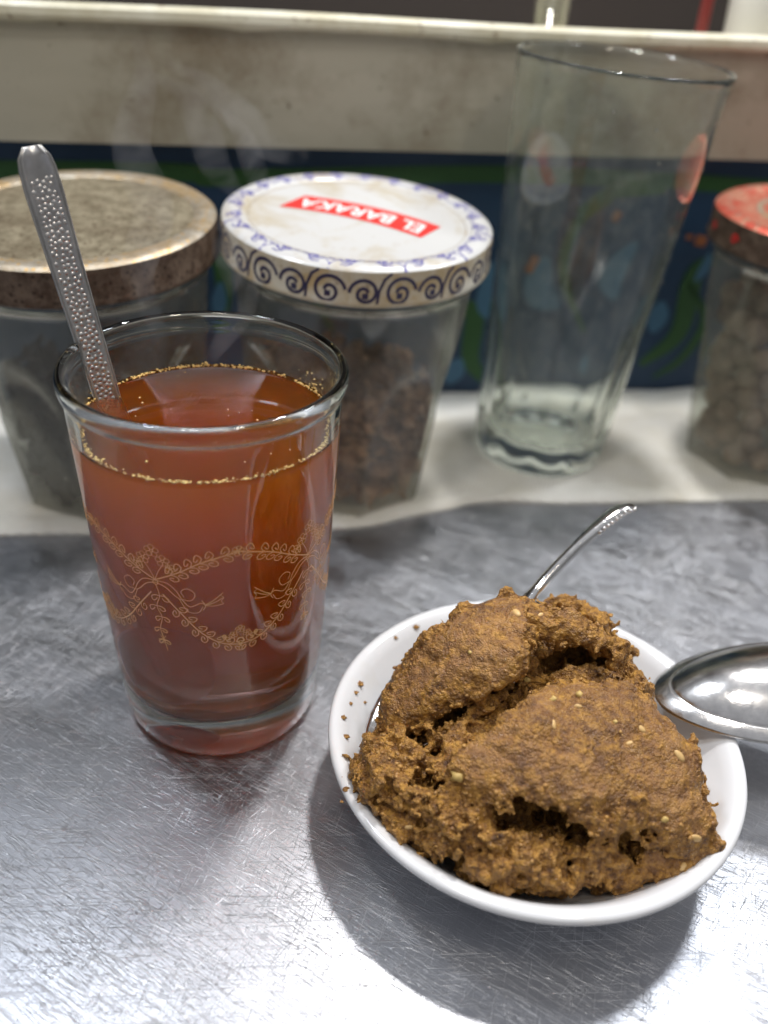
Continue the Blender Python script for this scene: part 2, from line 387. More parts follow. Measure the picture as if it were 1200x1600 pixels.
# things standing on the shelf, only their feet in the picture
def onshelf(px, d, z=15.55):
    n = np.array([-math.sin(TH), math.cos(TH), 0]); a = ray(px, 20); o = np.array([0, 0, CH]); q = np.array([13.16, 43.73, 0])+n*d
    t = ((q-o)@n)/(a@n); P = o+a*t; return (P[0], P[1], z)
pot = empty('enamel_pot', onshelf(1192, 2.0), label='white enamel pot on the shelf at the upper right corner', cat='pot')
V, F = lathe([(0, 0), (1.3, 0), (1.45, .15), (1.55, 3), (1.6, 6), (1.66, 6.1), (1.58, 6.15), (1.5, 6), (1.38, .3), (0, .25)], 48); mesh('body', V, F, MAT['whitetin'], pot)
V, F = [], []; tube(V, F, spline([(1.5, 0, 5), (2.6, 0, 5), (2.9, 0, 3.6), (2.4, 0, 2.2), (1.5, 0, 2)], 20), .18); mesh('handle', V, F, MAT['whitetin'], pot)
rb = empty('red_bottle', onshelf(1102, 2.5), label='thin red stick-like bottle on the shelf beside the white pot', cat='bottle')
V, F = lathe([(0, 0), (.22, 0), (.27, .1), (.27, 5), (.16, 5.8), (.16, 6.6), (0, 6.6)], 32); mesh('body', V, F, MAT['redpl'], rb)
V, F = lathe([(0, 6.5), (.19, 6.5), (.19, 7.2), (0, 7.25)], 24); mesh('cap', V, F, MAT['dark'], rb)
gl = empty('small_grey_jar', onshelf(862, 3.5), label='small grey glass standing on the shelf above the tall glass', cat='glass')
V, F = lathe([(0, 0), (.6, 0), (.7, .2), (.8, 4), (.72, 4), (.6, .35), (0, .3)], 40); mesh('body', V, F, MAT['jar'], gl)

# ------------------------------------------------------------------ white cloth under the jars
front = [(-400, 842), (-150, 836), (0, 830), (130, 829), (400, 824), (560, 818), (640, 802), (700, 790), (760, 779), (900, 781), (1050, 779), (1200, 776), (1400, 780), (1700, 770)]
fp = spline([at(a, b, .22)[:2] for a, b in front], 160); V, F = [], []; ny = 46
for i, p in enumerate(fp):
    xb = p[0]*1.03; yb = 43.70+(xb-13.16)*math.tan(TH)-.05
    for j in range(ny+1):
        t = j/ny; x = p[0]+(xb-p[0])*t; y = p[1]+(yb-p[1])*t
        z = .20+.05*math.sin(x*.9+y*.7)+.04*math.sin(x*2.1-y*1.3)+.12*math.exp(-((t-.05)/.03)**2)*(.6+.4*math.sin(x*.8))
        V.append((x, y, z))
n1 = ny+1
for i in range(len(fp)-1):
    for j in range(ny): F.append((i*n1+j, (i+1)*n1+j, (i+1)*n1+j+1, i*n1+j+1))
s = len(V)
for i, p in enumerate(fp): V.append((p[0]-.02, p[1]-.1, .1)); V.append((p[0], p[1]-.03, .002))
for i in range(len(fp)-1): F.append((s+2*i, s+2*i+2, (i+1)*n1, i*n1)); F.append((s+2*i+1, s+2*i+3, s+2*i+2, s+2*i))
mesh('white_cloth', V, F, MAT['cloth'], label='folded white cotton cloth under the jars along the back of the counter', cat='cloth')

# ------------------------------------------------------------------ jars
def jar_mod(r, z, a):
    """round neck, eight flat facets with arched tops lower down"""
    n = 8; aa = (a+PI/8) % (2*PI/n) - PI/n
    top = 6.3-3.0*(abs(aa)/(PI/n))**2.2*0 ; k = min(1, max(0, (6.9 - 2.2*(abs(aa)/(PI/n))**2.5 - z)/.35))
    k = k*k*(3-2*k); flat = r*math.cos(PI/n)*1.01/math.cos(aa)
    rg = max(0, (abs(aa)/(PI/n)-.86)/.14)*.022*r
    return r*(1-k)+(min(flat, r*1.06)+rg)*k
def make_jar(loc, rot, lidr, lidz, spin, **k):
    e = empty('lidded_jar', loc, rot, **k)
    q = lidr/4.85
    outer = [(0, 0), (3.0*q, 0), (3.45*q, .12), (3.62*q, .5)] + [((3.62+.80*t)*q, .5+(lidz-2.2)*t) for t in np.linspace(.05, 1, 26)] + [(4.46*q, lidz-1.75), (4.60*q, lidz-1.62), (4.60*q, lidz-1.5), (4.50*q, lidz-1.4), (4.5*q, lidz-.1)]
    inner = [((r-.22), z+.0) for r, z in reversed(outer[3:])] + [(3.3*q, .55), (2.9*q, .42), (0, .4)]
    V, F = lathe(outer+inner, 192, lambda r, z, a: jar_mod(r, z, a+spin)); gb = mesh('glass_body', V, F, [MAT['jar'], MAT['jarin']], e)
    no = 191+(len(outer)-2)*192; gb.data.polygons.foreach_set('material_index', [1 if k > no else 0 for k in range(len(F))])
    return e
def lidmesh(e, lidr, lidz, mt, ms, mr=None, n=128):
    z = lidz
    def wob(r, zz, a): return r*(1+.0035*math.sin(3*a+1)+.002*math.sin(7*a))
    top = [(0, z-.10), (lidr*.80, z-.10), (lidr*.83, z-.08)]
    V, F = lathe(top, n, wob); mesh('lid_top', V, F, mt, e)
    ring = [(lidr*.83, z-.08), (lidr*.85, z-.0), (lidr*.92, z+.03), (lidr*.97, z-.01), (lidr*.993, z-.1)]
    V, F = lathe(ring, n, wob); mesh('lid_edge', V, F, mr or mt, e)
    side = [(lidr*.993, z-.1), (lidr, z-.25), (lidr, z-1.12), (lidr*1.012, z-1.2), (lidr*1.005, z-1.27), (lidr*.975, z-1.25), (lidr*.975, z-.4)]
    V, F = lathe(side, n, wob); mesh('lid_side', V, F, ms, e)
jarM = make_jar((-2.02, 33, .2), (.074, .035, 0), 4.85, 11.2, .10, label='lidded glass jar with white and violet printed tin lid, brown flowers inside', cat='jar')
lidmesh(jarM, 4.85, 11.2, MAT['wlid'], MAT['wside'], MAT['wlid'])
jarL = make_jar((-11.2, 31.5, .2), (.080, -.01, 0), 4.85, 11.05, .35, label='lidded glass jar with rusty gold-brown lid, behind the tea spoon', cat='jar')
lidmesh(jarL, 4.85, 11.05, MAT['rust'], MAT['rustside'], MAT['goldrim'])
jarR = make_jar((17.45, 37.4, .2), (.03, -.01, 0), 4.71, 11.15, .25, label='lidded glass jar with red printed lid, full of brown balls, cut by the right border', cat='jar')
lidmesh(jarR, 4.71, 11.15, MAT['redlid'], MAT['rustside'], MAT['redlid'])
# print on the white lid: violet scrolls, red band and lettering
def strokes_mesh(name, strokes, fn, mat, parent, lift=.006, **k):
    """strokes: list of (list of 2D points, width); fn maps (u,v,h) to 3D"""
    V, F = [], []
    for P, w in strokes:
        P = [np.array(p, float) for p in P]; n = len(P); s = len(V)
        for i, p in enumerate(P):
            t = P[min(i+1, n-1)]-P[max(i-1, 0)]; t = t/(np.linalg.norm(t)+1e-9); nn = np.array([-t[1], t[0]])*w/2
            for q, h in ((p+nn, 0), (p+nn*.7, lift), (p-nn*.7, lift), (p-nn, 0)): V.append(fn(q[0], q[1], h))
        for i in range(n-1):
            a = s+4*i
            for c in range(3): F.append((a+c, a+c+1, a+c+5, a+c+4))
    return mesh(name, V, F, mat, parent, smooth=False, **k)
def spiral(cx, cy, r0, turns, a0, sgn=1, n=22):
    return [(cx+r0*(1-.8*i/n)*math.cos(a0+sgn*2*PI*turns*i/n), cy+r0*(1-.8*i/n)*math.sin(a0+sgn*2*PI*turns*i/n)) for i in range(n+1)]
def disc(cx, cy, r): return ([(cx-r, cy), (cx-r*.5, cy), (cx, cy), (cx+r*.5, cy), (cx+r, cy)], 2*r)
lr = 4.85; ltop = 11.2; sid = []; top_ = []
N = 26; per = 2*PI*lr/N
for i in range(N):
    u = i*per; big = i % 2 == 0; R = .50 if big else .56
    sid.append((spiral(u, ltop-.78, R, 1.45, PI*(1.0 if big else 0.05), -1 if big else 1, 30), .115))
    sid.append(disc(u+(.02 if big else -.02), ltop-.88, .10))
    if big: sid.append(([(u+.42, ltop-1.15), (u+.46, ltop-.7), (u+.62, ltop-.3), (u+.85, ltop-.12)], .10))
def side_fn(u, v, h):
    a = u/lr; v = min(max(v, ltop-1.2), ltop-.1); r = lr*(1+.0035*math.sin(3*a+1)+.002*math.sin(7*a))+.006+h - (max(0, v-(ltop-.25))/.15)*.03
    return (r*math.cos(a), r*math.sin(a), v)
strokes_mesh('side_scrolls', sid, side_fn, MAT['violetd'], jarM)
N2 = 24
for i in range(N2):
    a = 2*PI*i/N2; c = np.array([math.cos(a), math.sin(a)]); t_ = np.array([-c[1], c[0]])
    def P(x, y): q = c*(y*lr)+t_*x; return (q[0], q[1])
    sg = 1 if i % 2 else -1
    sp = spiral(0, 0, .27, 1.2, 0 if sg > 0 else PI, sg, 18); top_.append(([P(x, .875+y/lr) for x, y in sp], .075))
    top_.append(([P(.27*sg, .875), P(.45*sg, .90), P(.62*sg, .955), P(.66*sg, .985)], .045))
    top_.append(([P(-.12*sg, .93), P(.05*sg, .955), P(.25*sg, .945)], .05))
    top_.append(([P(-.5*sg, .845), P(-.3*sg, .86), P(-.2*sg, .89)], .04))
    q = P(.0, .875); top_.append(disc(q[0], q[1], .07))
    q = P(.5*sg, .87); top_.append(disc(q[0], q[1], .04))
def top_fn(x, y, h):
    r = math.hypot(x, y)/lr
    z = ltop-.1+.004 if r < .80 else np.interp(r, [.80, .83, .85, .92, .97, .993], [-.10, -.08, 0, .03, -.01, -.1])+ltop+.008
    return (x, y, z+h)
strokes_mesh('top_scrolls', top_, top_fn, MAT['violet'], jarM)
ring = [([(lr*.80*math.cos(a), lr*.80*math.sin(a)) for a in np.linspace(0, 2*PI, 120)], .03)]
strokes_mesh('gold_ring', ring, top_fn, MAT['goldrim'], jarM)
# red curved banner, read from the far side
BA = -0.33
def ban(u, v):                  # u along the banner (-1..1), v across; turned by half a turn
    x = u*2.70; y = v*.76 + .45*u*u*0.9 - .25
    ca, sa = math.cos(BA+PI), math.sin(BA+PI); x, y = -x, -y
    return (x*math.cos(BA) - y*math.sin(BA)+.12, x*math.sin(BA)+y*math.cos(BA)+.35)
V, F = [], []
for i in range(41):
    u = -1+2*i/40
    for v in (-1, 1):
        uu = u+(.05*v); x, y = ban(uu, v); V.append((x, y, ltop-.1+.012))
for i in range(40): F.append((2*i, 2*i+2, 2*i+3, 2*i+1))
mesh('red_banner', V, F, MAT['red'], jarM, smooth=False)
def text_mesh(s, size):
    cu = bpy.data.curves.new('lettering', 'FONT'); cu.body = s; cu.size = size; cu.align_x = 'CENTER'; cu.align_y = 'CENTER'; cu.offset = size*.018; cu.extrude = 0; cu.resolution_u = 3
    o = bpy.data.objects.new('lettering', cu); C.objects.link(o); dg = bpy.context.evaluated_depsgraph_get(); me = bpy.data.meshes.new_from_object(o.evaluated_get(dg))
    V = [tuple(v.co) for v in me.vertices]; F = [tuple(p.vertices) for p in me.polygons]
    bpy.data.objects.remove(o); bpy.data.meshes.remove(me); bpy.data.curves.remove(cu); return V, F
tv, tf = text_mesh('EL BARAKA', 1.0)
mx = max(abs(v[0]) for v in tv); my = max(abs(v[1]) for v in tv)
TV = []
for (x, y, z) in tv:
    X, Y = ban(x/mx*.90, y/my*.66); TV.append((X, Y, ltop-.1+.02))
mesh('lettering', TV, tf, MAT['white'], jarM, smooth=False)

# red lid print: pale ring and yellow dashes
st = [([(4.71*.62*math.cos(a), 4.71*.62*math.sin(a)) for a in np.linspace(0, 2*PI, 90)], .25)]
for i in range(40):
    a = 2*PI*i/40; st.append(([(4.71*.88*math.cos(a), 4.71*.88*math.sin(a)), (4.71*.95*math.cos(a+.05), 4.71*.95*math.sin(a+.05))], .16))
strokes_mesh('printed_pattern', st, lambda x, y, h: (x, y, (11.15-.09 if math.hypot(x, y)/4.71 < .82 else 11.15+np.interp(math.hypot(x, y)/4.71, [.83, .85, .92, .97, .993], [-.08, 0, .03, -.01, -.1])+.01)+h), MAT['goldrim'], jarR)
for i in range(14):
    st = []
    u = i*2*PI*4.71/14+random.uniform(-.4, .4); st.append((spiral(u, 11.15-.7, .2, 1, 0, 1, 12), .14))
    strokes_mesh('printed_spot', st, lambda u, v, h: ((4.74+h)*math.cos(u/4.71), (4.74+h)*math.sin(u/4.71), v), MAT['red'], jarR)

# contents: brown balls, right jar (each one a thing)
def ico(sub, R=1.0, noise=0.0, seed=0):
    bm = bmesh.new(); bmesh.ops.create_icosphere(bm, subdivisions=sub, radius=R); V = [tuple(v.co) for v in bm.verts]; F = [tuple(x.index for x in f.verts) for f in bm.faces]; bm.free()
    if noise:
        rs = np.random.RandomState(seed); ph = rs.rand(6)*6; V = [tuple(np.array(v)*(1+noise*(math.sin(5*v[0]/R+ph[0])*math.sin(4*v[1]/R+ph[1])+.6*math.sin(9*v[2]/R+ph[2])*math.sin(8*v[0]/R+ph[3])))) for v in V]
    return V, F
ballme = []
def nutm():
    t = NT('dry_brown_ball_skin'); n = t.noise(260, 5, .65)
    oi = t.n('ObjectInfo')
    c = t.ramp(n, [(.3, (.24, .175, .14)), (.7, (.46, .36, .28))]); c = t.mix(t.math('MULTIPLY', oi.outputs['Random'], .35), c, (.12, .085, .07))
    t.bsdf(Base_Color=c, Roughness=.75, Normal=t.bump(n, .5, .001)); return t.m
nm = nutm()
for k in range(4):
    V, F = ico(3, .58, .012, k); me = bpy.data.meshes.new('brown_ball'); me.from_pydata((np.array(V)*S).tolist(), [], F); me.polygons.foreach_set('use_smooth', [True]*len(F)); me.materials.append(nm); ballme.append(me)
cnt = 0; jx, jy = 17.45, 37.4; placed = []
for lay in range(8):
    z = 1.2+lay*.92; rr = 2.55+.07*lay*1.2
    for ringr in (rr, rr-1.15, rr-2.3):
        n = max(1, int(2*PI*max(.3, ringr)/1.2))
        for i in range(n):
            a = 2*PI*(i+.5*(lay % 2))/n+random.uniform(-.06, .06); x = jx+ringr*math.cos(a); y = jy+ringr*math.sin(a)
            if ringr < rr and lay < 6: continue
            # keep what can be seen: near side and top
            if x > jx+1.9 or (y > jy+1.2 and lay < 6): continue
            if lay == 7 and random.random() < .45: continue
            o = bpy.data.objects.new('brown_ball', ballme[cnt % 4]); C.objects.link(o)
            o.location = Vector((x+random.uniform(-.05, .05), y-.25+random.uniform(-.05, .05), z+random.uniform(-.08, .08)))*S; o.rotation_euler = (random.random()*6, random.random()*6, random.random()*6)
            o.scale = [random.uniform(.9, 1.06)]*3
            tag(o, 'dry brown ball heaped inside the glass jar with the red lid', 'dried ball', 'brown balls in the red-lidded jar'); cnt += 1
# dried flowers in the middle jar and black leaves in the left one
def crumple(name, cx, cy, z0, z1, R, n, size, mat, rs, **k):
    V, F = [], []
    for i in range(n):
        a = rs.rand()*2*PI; z = z0+(z1-z0)*rs.rand(); r = (R+.09*(z-z0))*math.sqrt(rs.rand()); c = np.array([r*math.cos(a), r*math.sin(a), z])
        if z > z1-.8 and r > R*.6 and rs.rand() < .5: continue
        # a curled petal: small bent strip
        d = rs.randn(3); d /= np.linalg.norm(d); e = np.cross(d, rs.randn(3)); e /= np.linalg.norm(e); f = np.cross(d, e); s = len(V); L = size*(.6+.8*rs.rand())
        for u in range(4):
            for v in range(3):
                uu, vv = (u/3-.5), (v/2-.5); p = c+L*(d*uu+e*vv*.6*(1-1.2*uu*uu)+f*(.5*uu*uu*2+.5*vv*vv)); rr = math.hypot(p[0], p[1])
                Rz = R+.09*(z-z0)
                if rr > Rz: p[0] *= Rz/rr; p[1] *= Rz/rr
                V.append(tuple(p))
        for u in range(3):
            for v in range(2): F.append((s+u*3+v, s+u*3+v+1, s+u*3+v+4, s+u*3+v+3))
    return mesh(name, V, F, mat, loc=(cx, cy, 0), smooth=True, kind='stuff', **k)
def M_var(name, a, b, sc=300):
    t = NT(name); n = t.noise(sc, 4, .7); t.bsdf(Base_Color=t.ramp(n, [(.35, a), (.65, b)]), Roughness=.75); return t.m
crumple('dried_flowers', -2.02, 33, .9, 4.9, 3.38, 1700, 1.0, M_var('dried_flower_browns', (.16, .075, .045), (.62, .35, .20), 130), np.random.RandomState(3), label='crumpled brown dried flowers filling the lower half of the white-lidded jar', cat='dried flowers')
crumple('dried_leaves', -11.2, 31.5, .9, 5.2, 3.35, 1300, .9, MAT['herbd'], np.random.RandomState(4), label='black dried leaves filling the lower half of the rusty-lidded jar', cat='dried leaves')
V, F = [], []
for i in range(9):
    a = -1.35+i*.10; 
    for z in (1.0, 4.6): V.append((3.18*math.cos(a), 3.18*math.sin(a), z)); V.append((3.13*math.cos(a), 3.13*math.sin(a), z))
for i in range(8): b = 4*i; F += [(b, b+4, b+6, b+2), (b+1, b+3, b+7, b+5), (b+2, b+6, b+7, b+3)]
mesh('paper_tag', V, F, MAT['paper'], loc=(-11.2, 31.5, .2), rot=(.04, 0, 0), label='faded yellow card slip standing inside the rusty-lidded jar', cat='card')

# ------------------------------------------------------------------ tall tumbler
def tall_mod(r, z, a):
    k = min(1, max(0, (6.6-z)/1.2)); k = k*k*(3-2*k); k *= min(1, max(0, z-.5))
    return r*(1+k*.03*(abs(math.cos(6*a))*2-1.3))
H = 16.25; oz = [.0, .05, .25, .6]; 
outer = [(0, .12), (2.3, .12), (2.6, .0), (2.84, .12), (2.93, .4)] + [(2.93+1.0*(t**1.15), .4+(H-.5)*t) for t in np.linspace(.03, 1, 44)] + [(3.955, H-.03)]
inner = [(3.90, H+.03), (3.84, H-.02), (3.79, H-.25)] + [(3.78-1.0*(1-t), 1.5+(H-2.0)*t) for t in np.linspace(.96, .02, 34)] + [(2.5, 1.25), (1.9, 1.12), (0, 1.1)]
tall = empty('tall_glass', (6.87, 36.49, .22), (.017, .0464, 0), label='tall empty clear tumbler with fluted lower half, on the white cloth', cat='glass')
V, F = lathe(outer+inner, 192, tall_mod); mesh('glass_wall', V, F, MAT['tall'], tall)
V, F = [], []
rs = np.random.RandomState(5)
for i in range(46):
    a = -PI/2+rs.uniform(-1.2, 1.2); z = rs.uniform(6.5, 15.2); R = np.interp(z, [.4, H], [2.93, 3.95])-.015; c = np.array([R*math.cos(a), R*math.sin(a), z]); r = rs.uniform(.025, .06)
    v, f = ico(1, r); s = len(V); V += [tuple(c+np.array(q)*np.array([1, 1, 1.1])) for q in v]; F += [tuple(s+j for j in q) for q in f]
mesh('water_drops', V, F, MAT['glass'], tall)

# ------------------------------------------------------------------ tea glass
GX, GY = -4.57, 19.79
gH = 10.95
def ro(z):                       # outer radius with height
    return float(np.interp(z, [0, .12, .4, 1.2, 3, 6, 9, 10.2, 10.45], [2.50, 2.72, 2.83, 2.90, 3.02, 3.18, 3.32, 3.375, 3.385]))
outer = [(0, .22), (1.9, .20), (2.25, .03), (2.45, 0)] + [(ro(z), z) for z in (.06, .12, .22, .4, .7, 1.2, 2, 3, 4, 5, 6, 7, 8, 9, 9.7, 10.1, 10.3, 10.4)] + [(3.42, 10.46), (3.475, 10.55), (3.50, 10.7), (3.49, 10.84), (3.44, 10.93)]
def ri(z): return float(np.interp(z, [1.25, 1.5, 2.2, 5, 9, 10.6], [2.1, 2.42, 2.62, 2.86, 3.115, 3.24]))
inner = [(3.37, 10.96), (3.29, 10.92), (3.25, 10.8)] + [(ri(z), z) for z in (10.5, 10, 9.4, 8.5, 7, 6, 5, 4, 3, 2.2, 1.8, 1.5)] + [(2.25, 1.34), (1.9, 1.22), (1.2, 1.13), (0, 1.10)]
teag = empty('tea_glass', (GX, GY, 0.004), label='clear tapered tea glass with gold garland print, on the steel counter', cat='glass')
V, F = lathe(outer+inner, 192); mesh('glass_wall', V, F, MAT['glass'], teag)
# gold garlands in unrolled coordinates (s, z) cm, five repeats round the glass
PERS = 4.0; strokes = []
def bez(P, n=14): return [tuple(p) for p in spline(P, n)]
def leaf(x, y, ang, L, side, curl=True):
    ca, sa = math.cos(ang), math.sin(ang); pts = [(0, 0), (.35*L, .30*L*side), (.8*L, .34*L*side), (1.0*L, .02), (.72*L, -.16*L*side), (.35*L, -.05*L*side)]
    if curl: pts += [(.45*L, .10*L*side), (.65*L, .12*L*side)]
    return ([(x+p[0]*ca-p[1]*sa, y+p[0]*sa+p[1]*ca) for p in bez(pts, 14)], .028)
def garland(P, n, L, t0=.1, t1=.95):
    Q = bez(P, 40); strokes.append((Q, .036))
    for i in range(n):
        t = t0+(t1-t0)*i/(n-1); k = int(t*38); p = np.array(Q[k]); q = np.array(Q[k+2]); a = math.atan2(q[1]-p[1], q[0]-p[0])
        for sd in (1, -1): strokes.append(leaf(p[0], p[1], a+.75*sd, L, -sd))
def flower(x, y, r, n=5, a0=.3):
    for i in range(n):
        a = a0+2*PI*i/n; c = (x+math.cos(a)*r*.62, y+math.sin(a)*r*.62)
        strokes.append(([(c[0]+.42*r*math.cos(b), c[1]+.42*r*math.sin(b)) for b in np.linspace(0, 2*PI, 9)], .018))
    strokes.append(([(x+.2*r*math.cos(b), y+.2*r*math.sin(b)) for b in np.linspace(0, 2*PI, 7)], .018))
def half(sx):
    n0 = len(strokes)
    garland([(0, 0), (.6, .33), (1.2, .68), (2.0, .93)], 6, .34, .16, .88)
    garland([(.15, -.42), (.55, -.95), (1.0, -1.55), (1.5, -1.95), (2.0, -2.08)], 7, .32, .2, .95)
    flower(.25, .62, .17); flower(.42, .42, .13, 5, 1)
    strokes.append((bez([(0, 0), (.12, .3), (.25, .5)]), .02))
    strokes.append((bez([(0, -.02), (.3, -.05), (.5, -.25), (.62, -.5)]), .024)); strokes.append((bez([(0, -.08), (.25, -.18), (.45, -.4), (.6, -.52)]), .024))
    strokes.append((bez([(.62, -.5), (.85, -.52), (.95, -.3), (.78, -.15), (.62, -.25), (.68, -.42)], 20), .022)); strokes.append((bez([(.62, -.5), (.8, -.72), (1.05, -.6), (1.15, -.62)]), .024))
    strokes.append((bez([(.55, -.48), (.75, -.88), (1.0, -.9), (1.12, -.7)]), .02))
    strokes.append((bez([(1.12, -.82), (1.18, -.68), (1.10, -.5)]), .024))
    for dy, e in ((.22, .10), (.06, .02), (-.14, -.05)): strokes.append((bez([(1.16, -.66), (1.38, -.62+dy*.5), (1.62, -.5+dy)]), .022))
    strokes.append((bez([(1.62, -.28), (1.56, -.36), (1.63, -.44), (1.57, -.54), (1.62, -.64)]), .018))
    flower(1.82, -1.72, .11, 5, .8); strokes.append(leaf(1.75, -1.95, 2.0, .2, 1)); strokes.append(leaf(1.6, -1.85, 1.5, .16, 1))
    if sx < 0:
        for i in range(n0, len(strokes)): strokes[i] = ([(-p[0], p[1]) for p in strokes[i][0]], strokes[i][1])
half(1); half(-1)
flower(0, .88, .18); flower(2.0, .93, .15, 6); flower(2.0, -1.55, .12); strokes.append(([(.07*math.cos(b), -.08+.07*math.sin(b)) for b in np.linspace(0, 2*PI, 9)], .022))
zz = [(0, -.15), (.06, -.5), (-.05, -.85), (.05, -1.2), (-.04, -1.6), (.03, -2.0), (.08, -2.35)]; strokes.append((bez(zz, 24), .022))
for i, (x, y) in enumerate(zz[1:-1]):
    for sd in (1, -1): strokes.append(leaf(x, y, -PI/2+.9*sd, .26-.02*i, sd, False))
for i in range(5): a = -PI/2+2*PI*i/5; strokes.append(([(0, -1.95), (.16*math.cos(a), -1.95+.16*math.sin(a))], .018))
allst = []
for k in range(5):
    s0 = math.radians(-104+72*k)*3.18
    for P, wd in strokes: allst.append(([(p[0]+s0, p[1]+6.65) for p in P], wd))
def gfn(s_, z, h): a = s_/3.18; r = ro(z)+.004+h; return (r*math.cos(a), r*math.sin(a), z)
strokes_mesh('gold_garland', allst, gfn, MAT['gold'], teag, lift=.003)
# tea
LZ = 9.42
tp = [(0, 1.10)] + [(max(0, r)+.006, z-.004) for r, z in reversed([(ri(z), z) for z in (9.0, 8.5, 7, 6, 5, 4, 3, 2.2, 1.8, 1.5)] + [(2.25, 1.34), (1.9, 1.22), (1.2, 1.13)])]
tp += [(ri(9.3)+.006, 9.3), (ri(LZ+.06)+.004, LZ+.07), (ri(LZ)-.06, LZ+.015), (ri(LZ)-.2, LZ), (1.5, LZ), (0, LZ)]
tea = empty('tea', (GX, GY, 0.004), label='dark amber spiced tea filling the gold-printed glass', cat='drink')
V, F = lathe(tp, 160); mesh('liquid', V, F, MAT['tea'], tea)
V, F = [], []; rs = np.random.RandomState(8)
def flake(c, r, rs):
    v, f = ico(1, 1.0); s = len(V); sc = np.array([r*rs.uniform(.6, 1.4), r*rs.uniform(.6, 1.4), r*rs.uniform(.4, .9)])
    V.extend([tuple(np.array(c)+np.array(q)*sc*(1+.3*rs.randn())) for q in v]); F.extend([tuple(s+j for j in q) for q in f])
for i in range(900):
    a = rs.rand()*2*PI; dens = .5+.5*math.sin(3*a+1)*math.sin(7*a)
    if rs.rand() > .35+.65*dens: continue
    r = ri(LZ)-.03-abs(rs.randn())*.035; flake((r*math.cos(a), r*math.sin(a), LZ+.02+abs(rs.randn())*.035), rs.uniform(.016, .043), rs)
for i in range(60):              # scum clinging above the tea, at the back right and by the spoon
    a = math.radians(rs.choice([38, 165, 205])+rs.randn()*9); z = LZ+.08+abs(rs.randn())*.22; r = ri(z)-.01; flake((r*math.cos(a), r*math.sin(a), z), rs.uniform(.015, .04), rs)
for i in range(26):
    a = rs.rand()*2*PI; r = 2.9*math.sqrt(rs.rand()); flake((r*math.cos(a), r*math.sin(a), LZ+.01), rs.uniform(.015, .04), rs)
mesh('froth_flecks', V, F, MAT['foam'], tea, kind='stuff')

# ------------------------------------------------------------------ spoon standing in the tea
def frame_from(a, b, facing):
    z = (b-a)/np.linalg.norm(b-a); f = facing-z*np.dot(z, facing); f /= np.linalg.norm(f); x = np.cross(f, z); return x, f, z    # x across, f out of the face, z along
A0 = np.array([-5.65, 19.8, 1.7]); B0 = aty(46, 228, 20.9)
fc = np.array([.55, -1.0, .35]); X, Fc, Z = frame_from(A0, B0, fc)
Lh = np.linalg.norm(B0-A0)
ts = empty('tea_spoon', A0, label='steel teaspoon with hammered flat handle standing in the glass of tea', cat='spoon')
def sp_pt(x, f, z): return tuple(X*x+Fc*f+Z*z)
V, F = [], []
nz = 60; sect = [(-1, -.06), (-1, .05), (-.97, .085), (-.91, .085), (-.88, .045), (-.84, .045), (-.80, .10), (-.72, .10), (-.66, .045), (0, .04), (.66, .045), (.72, .10), (.80, .10), (.84, .045), (.88, .045), (.91, .085), (.97, .085), (1, .05), (1, -.06), (.8, -.10), (-.8, -.10)]
def halfw(t): return float(np.interp(t, [0, .15, .3, .45, .6, .8, .93, .97, .99, 1.0], [.13, .13, .18, .29, .345, .39, .43, .41, .34, .2]))
for i in range(nz+1):
    t = (i/nz); zz = t*Lh; hw = halfw(t); thick = 1.0 if t > .3 else 1.4; bend = .22*max(0, (t-.75)/.25)**2 - .12*math.sin(PI*t)
    for (a, b) in sect: V.append(sp_pt(a*hw, b*thick+bend, zz))
m = len(sect)
for i in range(nz):
    for k in range(m): F.append((i*m+k, i*m+(k+1) % m, (i+1)*m+(k+1) % m, (i+1)*m+k))
F.append(tuple(range(m-1, -1, -1))); F.append(tuple(nz*m+k for k in range(m)))
mesh('handle', V, F, MAT['spoonh'], ts)
V, F = [], []; rs = np.random.RandomState(12); pts = []
for i in range(2600):
    t = rs.uniform(.42, .95); hw = halfw(t)*.62; x = rs.uniform(-hw, hw); z = t*Lh
    if any((x-q[0])**2+(z-q[1])**2 < .10**2 for q in pts): continue
    pts.append((x, z)); bend = .22*max(0, (t-.75)/.25)**2 - .12*math.sin(PI*t); r = rs.uniform(.055, .07)
    s = len(V); V.append(sp_pt(x, .05+bend+r*.20, z))
    for k in range(8): V.append(sp_pt(x+.6*r*math.cos(k*PI/4), .05+bend+r*.13, z+.6*r*math.sin(k*PI/4)))
    for k in range(8): V.append(sp_pt(x+r*math.cos(k*PI/4), .045+bend, z+r*math.sin(k*PI/4)))
    for k in range(8): j = (k+1) % 8; F += [(s, s+1+k, s+1+j), (s+1+k, s+9+k, s+9+j, s+1+j)]
mesh('hammered_relief', V, F, MAT['spoonh'], ts)
